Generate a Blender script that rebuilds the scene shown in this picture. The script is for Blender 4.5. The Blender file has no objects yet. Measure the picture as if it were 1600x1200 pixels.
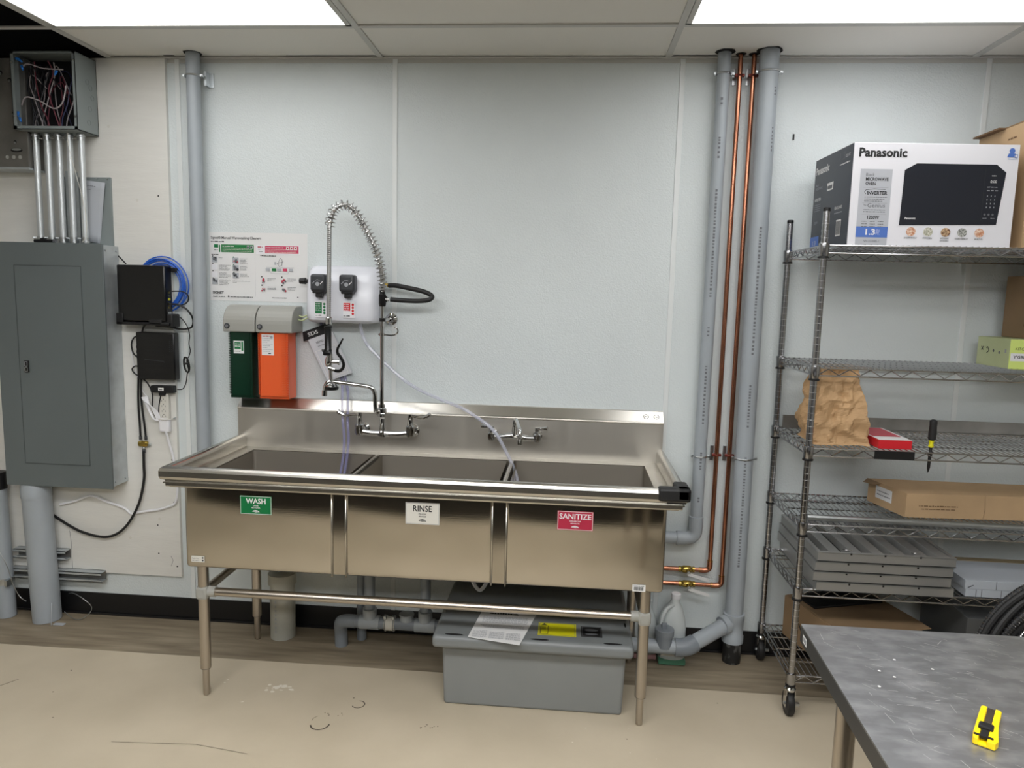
import bpy, bmesh, math, random
from math import sin, cos, pi, radians
from mathutils import Vector, Matrix, noise
random.seed(7)
S = bpy.context.scene
COL = S.collection
H = 2.596          # ceiling height
L = 1.2192         # ceiling grid module

# ------------------------------------------------------------------ camera
F, PIT, YAW, ROL = 1120.8, 0.1237, -0.0774, 0.0248
fwd = Vector((sin(YAW)*cos(PIT), cos(YAW)*cos(PIT), -sin(PIT)))
rgt = Vector((cos(YAW), -sin(YAW), 0)); up = rgt.cross(fwd)
r2 = rgt*cos(ROL)+up*sin(ROL); u2 = up*cos(ROL)-rgt*sin(ROL)
cam = bpy.data.cameras.new('camera'); cam.sensor_width = 36; cam.lens = F/1600*36; cam.clip_start = 0.02
co = bpy.data.objects.new('camera', cam); COL.objects.link(co)
co.matrix_world = Matrix(((r2.x,u2.x,-fwd.x,0.3588),(r2.y,u2.y,-fwd.y,-3.1859),(r2.z,u2.z,-fwd.z,1.5988),(0,0,0,1)))
S.camera = co
# ------------------------------------------------------------------ world, exposure
S.view_settings.view_transform = 'Standard'; S.view_settings.look = 'None'
S.view_settings.gamma = 1; S.view_settings.use_curve_mapping = False
S.view_settings.exposure = 0.5
W = bpy.data.worlds.new('world'); S.world = W; W.use_nodes = True
W.node_tree.nodes['Background'].inputs[0].default_value = (.8,.85,.9,1)
W.node_tree.nodes['Background'].inputs[1].default_value = 0.02
LIGHT, LIGHT_FILL = 3.0, 9.5   # radiance of the light diffusers: by this wall, and of the added unseen fill panels

# ------------------------------------------------------------------ materials
def lin(c):
    return tuple(((x/255)/12.92 if x/255 <= .04045 else ((x/255+.055)/1.055)**2.4) for x in c)
MATS = {}
def mat(name, rgb, rough=.5, metal=0, var=0, vscale=(8,8,8), bump=0, bscale=(200,200,200), alpha=1, trans=0,
        rgb2=None, emit=0, spec=None, rvar=0, coat=0, detail=4, contrast=(.35,.65), sss=0):
    m = bpy.data.materials.new(name); m.use_nodes = True; nt = m.node_tree; N = nt.nodes; K = nt.links
    b = N['Principled BSDF']; c = lin(rgb)
    b.inputs['Base Color'].default_value = (*c,1); b.inputs['Roughness'].default_value = rough
    b.inputs['Metallic'].default_value = metal; b.inputs['Alpha'].default_value = alpha
    b.inputs['Transmission Weight'].default_value = trans
    if spec is not None: b.inputs['Specular IOR Level'].default_value = spec
    if coat: b.inputs['Coat Weight'].default_value = coat
    if sss: b.inputs['Subsurface Weight'].default_value = sss; b.inputs['Subsurface Scale'].default_value = .02
    if emit: b.inputs['Emission Color'].default_value = (*c,1); b.inputs['Emission Strength'].default_value = emit
    tc = N.new('ShaderNodeTexCoord')
    if var or rgb2 or rvar:
        mp = N.new('ShaderNodeMapping'); mp.inputs['Scale'].default_value = vscale; K.new(tc.outputs['Object'], mp.inputs[0])
        nz = N.new('ShaderNodeTexNoise'); nz.inputs['Scale'].default_value = 1; nz.inputs['Detail'].default_value = detail
        K.new(mp.outputs[0], nz.inputs['Vector'])
        if var or rgb2:
            cr = N.new('ShaderNodeValToRGB'); e = cr.color_ramp.elements
            e[0].position, e[1].position = contrast
            c2 = lin(rgb2) if rgb2 else tuple(min(1,x*(1+var)) for x in c)
            c1 = c if rgb2 else tuple(x*(1-var) for x in c)
            e[0].color = (*c1,1); e[1].color = (*c2,1)
            K.new(nz.outputs[0], cr.inputs[0]); K.new(cr.outputs[0], b.inputs['Base Color'])
        if rvar:
            mr = N.new('ShaderNodeMapRange'); mr.inputs[1].default_value = .3; mr.inputs[2].default_value = .7
            mr.inputs[3].default_value = rough-rvar; mr.inputs[4].default_value = rough+rvar
            K.new(nz.outputs[0], mr.inputs[0]); K.new(mr.outputs[0], b.inputs['Roughness'])
    if bump:
        mp = N.new('ShaderNodeMapping'); mp.inputs['Scale'].default_value = bscale; K.new(tc.outputs['Object'], mp.inputs[0])
        nz = N.new('ShaderNodeTexNoise'); nz.inputs['Scale'].default_value = 1; nz.inputs['Detail'].default_value = 2
        K.new(mp.outputs[0], nz.inputs['Vector'])
        bp = N.new('ShaderNodeBump'); bp.inputs['Strength'].default_value = bump; bp.inputs['Distance'].default_value = .0018 if name=='wall' else .001
        K.new(nz.outputs[0], bp.inputs['Height']); K.new(bp.outputs[0], b.inputs['Normal'])
    MATS[name] = m; return m
M = {}
def dm(k, *a, **kw): M[k] = mat(k, *a, **kw)
dm('wall', (213,220,221), .42, bump=1.0, bscale=(170,170,170), var=.02, vscale=(3,3,3))
dm('seam', (222,226,226), .35)
dm('plywood', (222,221,216), .6, var=.02, vscale=(5,5,40), bump=.6, bscale=(25,25,160))
dm('black_base', (18,18,20), .4)
dm('room', (196,194,186), .8)
dm('roomdark', (70,68,64), .7)
dm('tile', (228,226,220), .85)
dm('tbar', (196,196,192), .5)
dm('slab', (22,22,26), .9)
dm('hole', (10,10,12), .9)
dm('concrete', (184,172,150), .55, rgb2=(196,184,162), vscale=(2.5,2.5,2.5), detail=8, bump=.3, bscale=(60,60,60))
dm('plank', (116,104,86), .55, rgb2=(158,145,124), vscale=(3,26,3), detail=8, bump=.3, bscale=(40,120,40), contrast=(.3,.72))
dm('smear', (222,216,204), .8); dm('scuff', (70,62,54), .8)
dm('steel', (190,184,174), .11, metal=1, rvar=.015, vscale=(1.5,1.5,14), bump=.03, bscale=(3,3,500))
dm('steel_splash', (196,192,184), .42, metal=.9, rvar=.04, vscale=(20,1.5,1.5), bump=.03, bscale=(300,3,3))
dm('steel_top', (200,197,190), .27, metal=1)
dm('steel_in', (170,164,154), .45, metal=.9)
dm('steel_leg', (186,178,168), .3, metal=1)
dm('steel_dark', (136,134,130), .4, metal=.7, var=.15)
dm('chrome', (205,205,205), .07, metal=1)
dm('wire', (188,188,190), .22, metal=1)
dm('post', (165,165,167), .22, metal=1)
dm('groove', (215,215,215), .3, metal=1)
dm('galv', (186,192,195), .38, metal=.6, var=.10, vscale=(14,14,14))
dm('conduit', (205,210,212), .3, metal=.45)
dm('zinc', (190,194,196), .3, metal=1)
dm('enclosure', (106,114,115), .42, var=.05, vscale=(3,3,3))
dm('cover', (98,106,107), .4, var=.04, vscale=(3,3,3), rvar=.05)
dm('cover_edge', (54,60,61), .5)
dm('jbox', (132,140,140), .45)
dm('pvc', (160,167,173), .38, var=.03); dm('pvc2', (128,135,142), .35); dm('pvcwhite', (176,176,166), .5, var=.08, vscale=(6,6,6))
dm('char', (24,24,24), .6, rgb2=(110,110,108), vscale=(40,40,20), contrast=(.5,.7))
dm('copper', (182,124,98), .24, metal=1, var=.12, vscale=(20,20,8)); dm('coppdark', (120,58,50), .4, metal=.7)
dm('brass', (186,160,84), .25, metal=1)
dm('black', (17,17,19), .45); dm('blackgloss', (9,9,11), .28); dm('rubber', (24,24,25), .55); dm('darkgrey', (52,54,58), .45)
dm('white', (232,232,236), .35); dm('whiteplastic', (226,228,236), .22); dm('offwhite', (214,212,204), .45)
dm('paper', (226,226,226), .7); dm('papergrey', (176,180,186), .7); dm('ink', (35,36,38), .7); dm('ink2', (110,112,116), .7); dm('ink3', (160,163,168), .7)
dm('yellow', (212,206,20), .5); dm('blue', (40,98,200), .4); dm('navy', (34,40,80), .45)
dm('wiregrey', (168,160,162), .5); dm('wirered', (110,44,58), .5); dm('wireblack', (24,24,30), .4); dm('winenut', (40,120,210), .4)
dm('greydisp', (158,158,152), .4, bump=.1)
dm('greencart', (3,46,30), .25, sss=0); dm('orangecart', (235,100,52), .3, sss=.15)
dm('green', (24,120,62), .45); dm('green2', (0,112,60), .45); dm('pink', (204,64,100), .45); dm('crimson', (176,40,68), .45)
dm('tub', (128,131,131), .5, var=.04, vscale=(3,3,3)); dm('tublid', (120,124,125), .4, var=.05, vscale=(4,4,4))
dm('jug', (226,232,232), .35, trans=.35); dm('jugliquid', (90,150,120), .3, trans=.3); dm('jugpink', (220,170,170), .35, trans=.3)
dm('clear', (205,208,224), .08, alpha=.42)
dm('clearblue', (150,150,196), .1, alpha=.42)
dm('packet', (214,216,222), .25)
dm('kraft', (182,153,117), .8, var=.07, vscale=(5,5,5)); dm('kraftdark', (138,113,84), .8, var=.06); dm('kraftedge', (110,84,58), .8)
dm('bag', (184,150,110), .75, var=.08, vscale=(9,9,9), bump=.5, bscale=(60,60,60))
dm('mwwhite', (236,236,242), .35); dm('mwdark', (60,64,72), .35); dm('mwgrey', (190,193,200), .4); dm('mwblue', (86,122,200), .4); dm('mwblack', (36,39,48), .3)
dm('food1', (196,130,96), .6, rgb2=(240,220,200), vscale=(150,150,150)); dm('food2', (120,120,90), .6, rgb2=(230,228,215), vscale=(180,180,180))
dm('food3', (100,60,40), .6, rgb2=(220,190,150), vscale=(150,150,150)); dm('food4', (60,66,60), .6, rgb2=(210,210,205), vscale=(180,180,180))
dm('limegreen', (184,194,146), .5, rgb2=(200,208,162), vscale=(4,4,4)); dm('lime2', (214,232,130), .5)
dm('red', (206,34,44), .4); dm('red2', (188,70,84), .5)
dm('filter', (176,176,174), .35, metal=.7); dm('filterdark', (26,26,27), .45, metal=.8)
dm('wood', (132,118,92), .6, rgb2=(168,152,120), vscale=(4,20,20), detail=6)
dm('table', (138,139,141), .33, metal=.7, rgb2=(178,179,181), vscale=(14,30,14), detail=12, contrast=(.42,.80))
dm('tableside', (92,92,92), .4, metal=.8); dm('scratch', (224,224,224), .4, metal=.5)
dm('cutter', (250,214,16), .35); dm('blade', (200,200,202), .2, metal=1)
dm('sheet', (92,94,95), .4, metal=.3); dm('greybox', (168,174,182), .5)
dm('diffuser', (255,255,255), .5, emit=LIGHT); dm('diffuser_fill', (255,255,255), .5, emit=LIGHT_FILL)

# ------------------------------------------------------------------ mesh builder
def frame(d):
    d = d.normalized(); a = Vector((0,0,1)) if abs(d.z) < .9 else Vector((1,0,0))
    x = a.cross(d).normalized(); return x, d.cross(x)
def spline(pts, n=8, closed=False):
    P = [Vector(p) for p in pts]; out = []
    k = len(P); rng = range(k if closed else k-1)
    for i in rng:
        g = (lambda j: P[j % k]) if closed else (lambda j: P[max(0,min(k-1,j))])
        a,b,c,d = g(i-1),g(i),g(i+1),g(i+2)
        for j in range(n):
            t = j/n
            out.append(.5*((2*b)+(c-a)*t+(2*a-5*b+4*c-d)*t*t+(3*b-a-3*c+d)*t**3))
    if not closed: out.append(P[-1])
    return out
class PL:   # a printed face: origin, right, up
    def __init__(s, o, r, u):
        s.o=Vector(o); s.r=Vector(r).normalized(); s.u=Vector(u).normalized(); s.n=s.r.cross(s.u)
    def at(s, x, y, z=0): return s.o+s.r*x+s.u*y+s.n*z
    def mx(s, x, y, z=0):
        p = s.at(x,y,z); return Matrix(((s.r.x,s.u.x,s.n.x,p.x),(s.r.y,s.u.y,s.n.y,p.y),(s.r.z,s.u.z,s.n.z,p.z),(0,0,0,1)))
FRONT = lambda x, y, z: PL((x,y,z),(1,0,0),(0,0,1))
TXT = {}
def text_geo(s, bold):
    if (s,bold) in TXT: return TXT[(s,bold)]
    c = bpy.data.curves.new('t','FONT'); c.body = s; c.size = 1; c.offset = bold; c.resolution_u = 2
    o = bpy.data.objects.new('t', c); COL.objects.link(o)
    dg = bpy.context.evaluated_depsgraph_get(); me = bpy.data.meshes.new_from_object(o.evaluated_get(dg))
    v = [x.co.copy() for x in me.vertices]; f = [tuple(p.vertices) for p in me.polygons]
    bpy.data.objects.remove(o); bpy.data.curves.remove(c); bpy.data.meshes.remove(me)
    if v:
        x0=min(p.x for p in v); x1=max(p.x for p in v); y0=min(p.y for p in v); y1=max(p.y for p in v)
        v = [((p.x-x0)/(x1-x0),(p.y-y0)/(y1-y0),(x1-x0)/(y1-y0)) for p in v]
    TXT[(s,bold)] = (v,f); return v,f
class MB:
    def __init__(s): s.v=[]; s.f=[]; s.mi=[]; s.sm=[]; s.mats=[]; s.k=0
    def add(s, vs, fs, m, smooth=False, mx=None):
        if m not in s.mats: s.mats.append(m)
        i = s.mats.index(m); o = len(s.v)
        for p in vs:
            p = Vector(p); s.v.append(mx @ p if mx else p)
        for k,f in enumerate(fs):
            s.f.append([o+j for j in f]); s.mi.append(i); s.sm.append(smooth if isinstance(smooth,bool) else smooth[k])
        return s
    def box(s, x0,x1,y0,y1,z0,z1, m, bev=0, mx=None, seg=2):
        bm = bmesh.new(); bmesh.ops.create_cube(bm, size=1)
        for v in bm.verts: v.co = ((x0+x1)/2+v.co.x*(x1-x0),(y0+y1)/2+v.co.y*(y1-y0),(z0+z1)/2+v.co.z*(z1-z0))
        if bev: bmesh.ops.bevel(bm, geom=bm.edges[:], offset=bev, segments=seg, affect='EDGES', profile=.5)
        bm.verts.index_update()
        bm.normal_update()
        s.add([v.co.copy() for v in bm.verts],[[v.index for v in f.verts] for f in bm.faces], m, [bool(bev) and max(abs(c) for c in f.normal)<.999 for f in bm.faces], mx); bm.free(); return s
    def cyl(s, a, b, r, m, n=16, r1=None, caps=True):
        a=Vector(a); b=Vector(b); x,y=frame(b-a); r1 = r if r1 is None else r1
        vs=[]; 
        for p,q in ((a,r),(b,r1)):
            for i in range(n): t=2*pi*i/n; vs.append(p+(x*cos(t)+y*sin(t))*q)
        fs=[[i,(i+1)%n,n+(i+1)%n,n+i] for i in range(n)]; sm=[True]*n
        if caps: fs += [list(range(n))[::-1], list(range(n,2*n))]; sm += [False]*2
        return s.add(vs,fs,m,sm)
    def tube(s, pts, r, m, n=8, closed=False):
        P=[Vector(p) for p in pts]; k=len(P); vs=[]; x=None
        for i,p in enumerate(P):
            if closed: d=P[(i+1)%k]-P[i-1]
            else: d=P[min(i+1,k-1)]-P[max(i-1,0)]
            if d.length<1e-9: d=Vector((0,0,1))
            d.normalize()
            if x is None: x,y=frame(d)
            else:
                x=(x-d*x.dot(d)); x = x.normalized() if x.length>1e-6 else frame(d)[0]; y=d.cross(x)
            rr = r(i/(k-1)) if callable(r) else r
            for j in range(n): t=2*pi*j/n; vs.append(p+(x*cos(t)+y*sin(t))*rr)
        fs=[]; 
        for i in range(k if closed else k-1):
            a=i*n; b=((i+1)%k)*n
            for j in range(n): fs.append([a+j,a+(j+1)%n,b+(j+1)%n,b+j])
        sm=[True]*len(fs)
        if not closed: fs += [list(range(n))[::-1], list(range((k-1)*n,k*n))]; sm += [False]*2
        return s.add(vs,fs,m,sm)
    def lathe(s, prof, o, axis, m, n=20):   # prof: (radius, distance along the axis)
        o=Vector(o); d=Vector(axis).normalized(); x,y=frame(d); vs=[]
        for r,h in prof:
            for i in range(n): t=2*pi*i/n; vs.append(o+d*h+(x*cos(t)+y*sin(t))*max(r,1e-5))
        fs=[]
        for k in range(len(prof)-1):
            for i in range(n): fs.append([k*n+i,k*n+(i+1)%n,(k+1)*n+(i+1)%n,(k+1)*n+i])
        sm=[True]*len(fs); k=len(prof)
        fs += [list(range(n))[::-1], list(range((k-1)*n,k*n))]; sm += [False]*2
        return s.add(vs,fs,m,sm)
    def ring(s, c, axis, R, r, m, n=24, k=8, a0=0, a1=2*pi):
        c=Vector(c); x,y=frame(Vector(axis)); full = abs(a1-a0-2*pi)<1e-6
        pts=[c+(x*cos(a0+(a1-a0)*i/n)+y*sin(a0+(a1-a0)*i/n))*R for i in range(n if full else n+1)]
        return s.tube(pts,r,m,k,closed=full)
    def extrude(s, poly, vec, m, smooth=False):   # poly: 3d points, extruded by vec
        P=[Vector(p) for p in poly]; v=Vector(vec); n=len(P)
        fs=[[i,(i+1)%n,n+(i+1)%n,n+i] for i in range(n)]; sm=[smooth]*n
        return s.add(P+[p+v for p in P], fs+[list(range(n))[::-1],list(range(n,2*n))], m, sm+[False,False])
    def quad(s, pl, x0,y0,x1,y1, m, off=.0006):
        s.k+=1; off+=s.k*4e-6
        return s.add([pl.at(x0,y0,off),pl.at(x1,y0,off),pl.at(x1,y1,off),pl.at(x0,y1,off)],[[0,1,2,3]],m)
    def poly(s, pl, pts, m, off=.0006):
        s.k+=1; off+=s.k*4e-6
        return s.add([pl.at(x,y,off) for x,y in pts],[list(range(len(pts)))],m)
    def disc(s, pl, x, y, r, m, off=.0006, n=18, ry=None):
        return s.poly(pl,[(x+r*cos(2*pi*i/n),y+(ry or r)*sin(2*pi*i/n)) for i in range(n)],m,off)
    def line(s, pl, pts, w, m, off=.0008):
        for (a,b),(c,d) in zip(pts,pts[1:]):
            t=Vector((c-a,d-b)); 
            if t.length<1e-9: continue
            t.normalize(); q=Vector((-t.y,t.x))*w/2
            s.poly(pl,[(a-q.x,b-q.y),(c-q.x,d-q.y),(c+q.x,d+q.y),(a+q.x,b+q.y)],m,off)
        return s
    def frame2(s, pl, x0,y0,x1,y1,w,m,off=.0008):
        return s.quad(pl,x0,y0,x1,y0+w,m,off).quad(pl,x0,y1-w,x1,y1,m,off).quad(pl,x0,y0,x0+w,y1,m,off).quad(pl,x1-w,y0,x1,y1,m,off)
    def text(s, pl, t, x, y, h, m, w=None, bold=.0, align='L', off=.001):
        v,f = text_geo(t,bold)
        if not v: return s
        ww = w if w else h*v[0][2]
        s.k+=1; off+=s.k*4e-6
        x0 = x if align=='L' else x-ww/2 if align=='C' else x-ww
        return s.add([pl.at(x0+p[0]*ww, y+p[1]*h, off) for p in v], f, m)
    def scribble(s, pl, x0, x1, y, h, m, seed=0, off=.001):   # an unreadable line of small print
        rnd = random.Random(seed+int(x0*1e4)+int(y*1e4)); x=x0
        while x < x1-h*.4:
            w = h*rnd.uniform(.8,3.2); e=min(x+w,x1); s.quad(pl,x,y,e,y+h*rnd.uniform(.55,.8),m,off); x=e+h*.45
        return s
    def build(s, name, parent=None, local=False, label=None):
        me = bpy.data.meshes.new(name)
        if s.v:
            lo=Vector([min(p[i] for p in s.v) for i in range(3)]); hi=Vector([max(p[i] for p in s.v) for i in range(3)])
        c=(lo+hi)/2
        me.from_pydata([p-c for p in s.v],[],s.f)
        for m in s.mats: me.materials.append(M[m])
        me.polygons.foreach_set('material_index',s.mi); me.polygons.foreach_set('use_smooth',s.sm)
        bm=bmesh.new(); bm.from_mesh(me); 
        bmesh.ops.recalc_face_normals(bm, faces=[f for f in bm.faces if len(bm.faces) and not all(e.is_boundary for e in f.edges)]) 
        for e in bm.edges:
            if len(e.link_faces)==2 and e.calc_face_angle(0)>.62: e.smooth=False
        bm.to_mesh(me); bm.free(); me.update()
        o=bpy.data.objects.new(name,me); COL.objects.link(o)
        if parent: o.parent=parent; o.location = c-Vector(parent.get('_w',(0,0,0)))
        else: o.location=c
        o['_w'] = tuple(c)
        if label: o['label']=label
        return o
ALL=[]
def tag(o, label, cat, group=None):
    o['label']=label; o['category']=cat
    if group: o['group']=group
    return o
def thing(name, loc, label, cat, group=None, rotz=0, local=False):
    o=bpy.data.objects.new(name,None); o.empty_display_size=.05; COL.objects.link(o); o.location=loc; o.rotation_euler=(0,0,rotz)
    o['_w']=(0,0,0) if local else tuple(loc)
    return tag(o,label,cat,group)
def struct(o): o['kind']='structure'; return o
def dup(o, parent=None):
    c=o.copy(); COL.objects.link(c)
    if parent: c.parent=parent
    for ch in [x for x in COL.objects if x.parent==o]: dup(ch,c)
    return c

# ================================================================== SETTING
XL,XR,YF = -3.2,3.6,-5.6
TX = -.488; TY1=-.371; TW=.6096
b=MB().box(XL,XR,YF,-.345,-.06,0,'concrete')
fp=PL((0,0,0),(1,0,0),(0,1,0))
rr=random.Random(3)
for cx,cy,n,sp,mm,sz in ((-.762,-.544,9,.03,'smear',.009),(-.74,-.53,8,.02,'smear',.010),(-.80,-.56,4,.012,'smear',.006),(-.86,-.66,2,.008,'smear',.005),(-.12,-.73,8,.022,'scuff',.0035),(-.44,-.68,3,.02,'scuff',.004),(-.50,-.70,3,.02,'scuff',.004),(.55,-.75,5,.2,'smear',.003),(-1.0,-.52,3,.03,'smear',.005)):
    for i in range(n):
        b.disc(fp,cx+rr.gauss(0,sp),cy+rr.gauss(0,sp*.5),sz*rr.uniform(.5,1.2),mm,.0006+.0001*i,9,sz*rr.uniform(.3,.8))
for cx,cy,R,a0,a1,w in ((-.512,-.763,.034,3.4,6.4,.006),(-.409,-.620,.024,-2.6,1.7,.004),(-.52,-.74,.03,2.2,3.3,.002)):
    b.line(fp,[(cx+R*cos(a0+(a1-a0)*i/14),cy+R*sin(a0+(a1-a0)*i/14)) for i in range(15)],w,'scuff',.0008)
b.line(fp,[(-2.0,-.75),(-1.95,-.70),(-1.86,-.67),(-1.82,-.61)],.003,'scuff')
for x,y in ((-1.66,-.52),(-1.62,-.68),(-1.50,-.84),(-.44,-.58),(.62,-.72),(.70,-.42),(1.0,-.44)): b.disc(fp,x,y,.004,'scuff',.0008,7,.0025)
b.line(fp,[(-1.2,-.95),(-.9,-.93),(-.7,-.96)],.0015,'scuff')
struct(b.build('floor'))
struct(MB().box(XL,XR,-.345,.0,-.06,-.001,'plank').build('floor'))
struct(MB().box(XL,XR,0,.12,-.06,3.3,'room').build('wall_back'))
struct(MB().box(-1.385,XR,-.006,0,.108,H+.02,'wall').build('wall_back'))
struct(MB().box(XL,-1.385,-.006,0,.108,H+.02,'wall').build('wall_back'))
struct(MB().box(XL,XR,-.012,0,-.001,.108,'black_base').box(XL,XR,-.02,-.012,-.001,.01,'black_base',.003).build('baseboard_back'))
struct(MB().box(XL-.1,XL,YF,0,0,3.3,'room').build('wall_left'))
struct(MB().box(XR,XR+.1,YF,0,0,3.3,'room').build('wall_right'))
struct(MB().box(XL,XR,YF-.1,YF,0,3.3,'roomdark').build('wall_front'))
struct(MB().box(XL,-1.39,-.008,.0,H+.0,3.3,'slab').build('wall_back'))  # near-black panel paints in the darkness above the ceiling
n=1
for x in (-1.402,-.425,-.425+L,-.425+2*L,-.425+3*L):
    struct(MB().box(x-.011,x+.011,-.0105,-.006,.108,H,'seam',.002).build('trim_%d'%n)); n+=1
struct(MB().box(-1.70,XR,-.024,-.0,H-.004,H+.001,'tbar').box(-1.70,XR,-.0085,-.006,H-.022,H,'tbar').build('trim_%d'%n)); n+=1
# suspended ceiling: boards, with an open bay at the left
b=MB()
b.box(TX-L,XR,YF,0,H+.004,H+.02,'tile'); b.box(XL,TX-L,YF,TY1-2*TW,H+.004,H+.02,'tile')
cp=PL((0,0,H+.004),(1,0,0),(0,-1,0))
for x,y,r in ((-1.301,.062,.036),(.954,.072,.037),(1.021,.042,.02),(1.075,.042,.02),(1.126,.082,.049)):
    b.poly(cp,[(x+r*(1+.18*random.random())*cos(i*.3927),y+r*(1+.25*random.random())*sin(i*.3927)) for i in range(16)],'hole',.0008)
b.quad(cp,-1.68,.024,-1.47,.028,'hole',.0008); b.quad(cp,-1.45,.024,-1.40,.036,'hole',.0008)
b.quad(cp,-.9,.024,-.50,.029,'hole',.0008); b.quad(cp,.75,.024,.93,.029,'hole',.0008)
struct(b.build('ceiling'))
b=MB()
for k in range(-2,4): 
    if XL<TX+k*L<XR: b.box(TX+k*L-.012,TX+k*L+.012,YF,-.0,H-.003,H+.004,'tbar')
for j in range(0,9):
    y=TY1-j*TW; b.box(XL,XR,y-.012,y+.012,H-.0025,H+.0035,'tbar')
struct(b.build('trim_%d'%n)); n+=1
struct(MB().box(XL,TX-L-.02,TY1-2*TW,0,3.3,3.36,'slab').box(XL,TX-L+.3,TY1-2*TW-.02,TY1-2*TW,H+.03,3.3,'slab').box(TX-L+.28,TX-L+.3,TY1-2*TW,0,H+.03,3.3,'slab').box(XL-.01,XL+.01,TY1-2*TW,0,H,3.3,'slab').box(XL,TX-L+.3,TY1-2*TW,0,3.28,3.3,'slab').build('ceiling'))  # near-black shell added around the open bay to keep light out
def light(cx, j, label, group=None):
    x0=TX+cx*L+.014; x1=x0+L-.028; y1=TY1-j*TW-.014; y0=y1-TW+.028
    t=thing('ceiling_light',((x0+x1)/2,(y0+y1)/2,H),label,'ceiling light',group)
    MB().box(x0,x1,y0,y0+.02,H-.004,H+.003,'tbar').box(x0,x1,y1-.012,y1,H-.004,H+.003,'tbar').box(x0,x0+.02,y0,y1,H-.004,H+.003,'tbar').box(x1-.02,x1,y0,y1,H-.004,H+.003,'tbar').build('frame',t)
    MB().box(x0+.02,x1-.02,y0+.02,y1-.012,H-.002,H+.003,'diffuser' if j==0 else 'diffuser_fill').build('diffuser',t)
light(-1,0,'bright recessed ceiling panel above the electrical corner, left of the sink')
light(1,0,'bright recessed ceiling panel above the copper pipes and wire shelving')
for j in (3,6):  # unseen panels added to raise the fill light in the room
    for cx in (-1,0,1): light(cx,j,'unseen ceiling fill panel added further back in the room','added fill panels out of view')

t=thing('dark_reflection_box',(0,-3.0,0),'low dark box added unseen behind the viewpoint to darken the sink front reflection','reflection box')  # unseen dark box added so the sink fronts reflect a dark band
MB().box(-2.6,2.6,-3.42,-2.62,.0,.86,'black',.004).build('body',t)
MB().box(-2.62,2.62,-3.44,-2.60,.86,.90,'darkgrey',.004).build('top',t)

# ================================================================== LEFT: backboard, electrical gear
b=MB().box(XL,-1.45,-.024,-.006,.218,H-.005,'plywood'); bp=FRONT(0,-.024,0)
for x,z in ((-1.50,2.0),(-1.47,.27),(-1.56,.33),(-1.56,.47),(-1.475,.585),(-1.478,.79),(-1.53,1.62)): b.disc(bp,x,z,.004,'ink',.0008,8)
for x,z in ((-1.60,1.98),(-1.72,2.3),(-1.55,.50),(-1.70,.40)): b.disc(bp,x,z,.007,'offwhite',.0007,8)
b.line(bp,[(-2.0,.22),(-2.0,.36),(-2.005,.42)],.002,'ink2')
b.line(bp,[(-1.50,.27),(-1.49,.30),(-1.50,.32)],.002,'ink2')
tag(b.build('plywood_backboard'),'white painted plywood backboard fixed to the wall behind the electrical panel','board')

b=MB().box(-2.62,-2.03,-.12,-.026,2.10,2.56,'steel_dark',.004); tp=FRONT(0,-.12,0)
for x,z,r in ((-2.10,2.47,.009),(-2.08,2.40,.008),(-2.09,2.33,.007),(-2.09,2.21,.007),(-2.14,2.5,.01),(-2.2,2.44,.01),(-2.2,2.36,.01)): b.disc(tp,x,z,r,'hole',.0008); b.disc(tp,x-.001,z-.003,r*.7,'zinc',.001)
b.disc(tp,-2.085,2.175,.028,'hole',.0008,20,.009); b.disc(tp,-2.085,2.178,.022,'zinc',.001,20,.005)
for i in range(3): b.disc(tp,-2.13+.03*i,2.145,.009,'greydisp',.001,8)
b.box(-2.62,-2.03,-.125,-.026,2.094,2.102,'galv')
tag(b.build('wiring_trough'),'dark steel wiring trough with knockouts at the top left corner','electrical trough')

t=thing('junction_box',(-1.91,-.09,2.25),'open grey metal junction box full of loose wires near the ceiling','junction box')
jx0,jx1,jy0,jy1,jz0,jz1=-2.057,-1.766,-.165,-.026,2.255,2.578
b=MB()
b.box(jx0,jx1,jy1-.003,jy1,jz0,jz1,'slab'); b.box(jx0,jx0+.003,jy0,jy1,jz0,jz1,'jbox'); b.box(jx1-.003,jx1,jy0,jy1,jz0,jz1,'jbox')
b.box(jx0,jx1,jy0,jy1,jz0,jz0+.003,'jbox'); b.box(jx0,jx1,jy0,jy1,jz1-.003,jz1,'jbox')
b.box(jx0,jx1,jy0,jy0+.002,jz0,jz0+.014,'jbox'); b.box(jx0,jx1,jy0,jy0+.002,jz1-.012,jz1,'jbox'); b.box(jx0,jx0+.016,jy0,jy0+.002,jz0,jz1,'jbox'); b.box(jx1-.014,jx1,jy0,jy0+.002,jz0,jz1,'jbox')
for i,(y,z) in enumerate(((-.09,2.47),(-.07,2.45),(-.06,2.41),(-.08,2.36),(-.09,2.30))): b.ring((jx1+.0004,y,z),(1,0,0),.011,.0008,'enclosure',14,4)
b.build('enclosure',t)
for x,z in ((jx1-.007,2.54),(jx1-.007,2.31),(jx0+.008,2.53),(jx0+.008,2.31)): MB().cyl((x,jy0,z),(x,jy0-.006,z),.004,'zinc',8).build('screw',t)
rr=random.Random(11)
xs=(-2.017,-1.963,-1.911,-1.861,-1.807)
cols=['wiregrey','wireblack','wirered','wiregrey','navy','wireblack','wiregrey','wirered','navy','wireblack','wiregrey','wireblack','wiregrey','wirered','navy','wireblack','wiregrey','wireblack','navy','wiregrey','wireblack','wirered']
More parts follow.
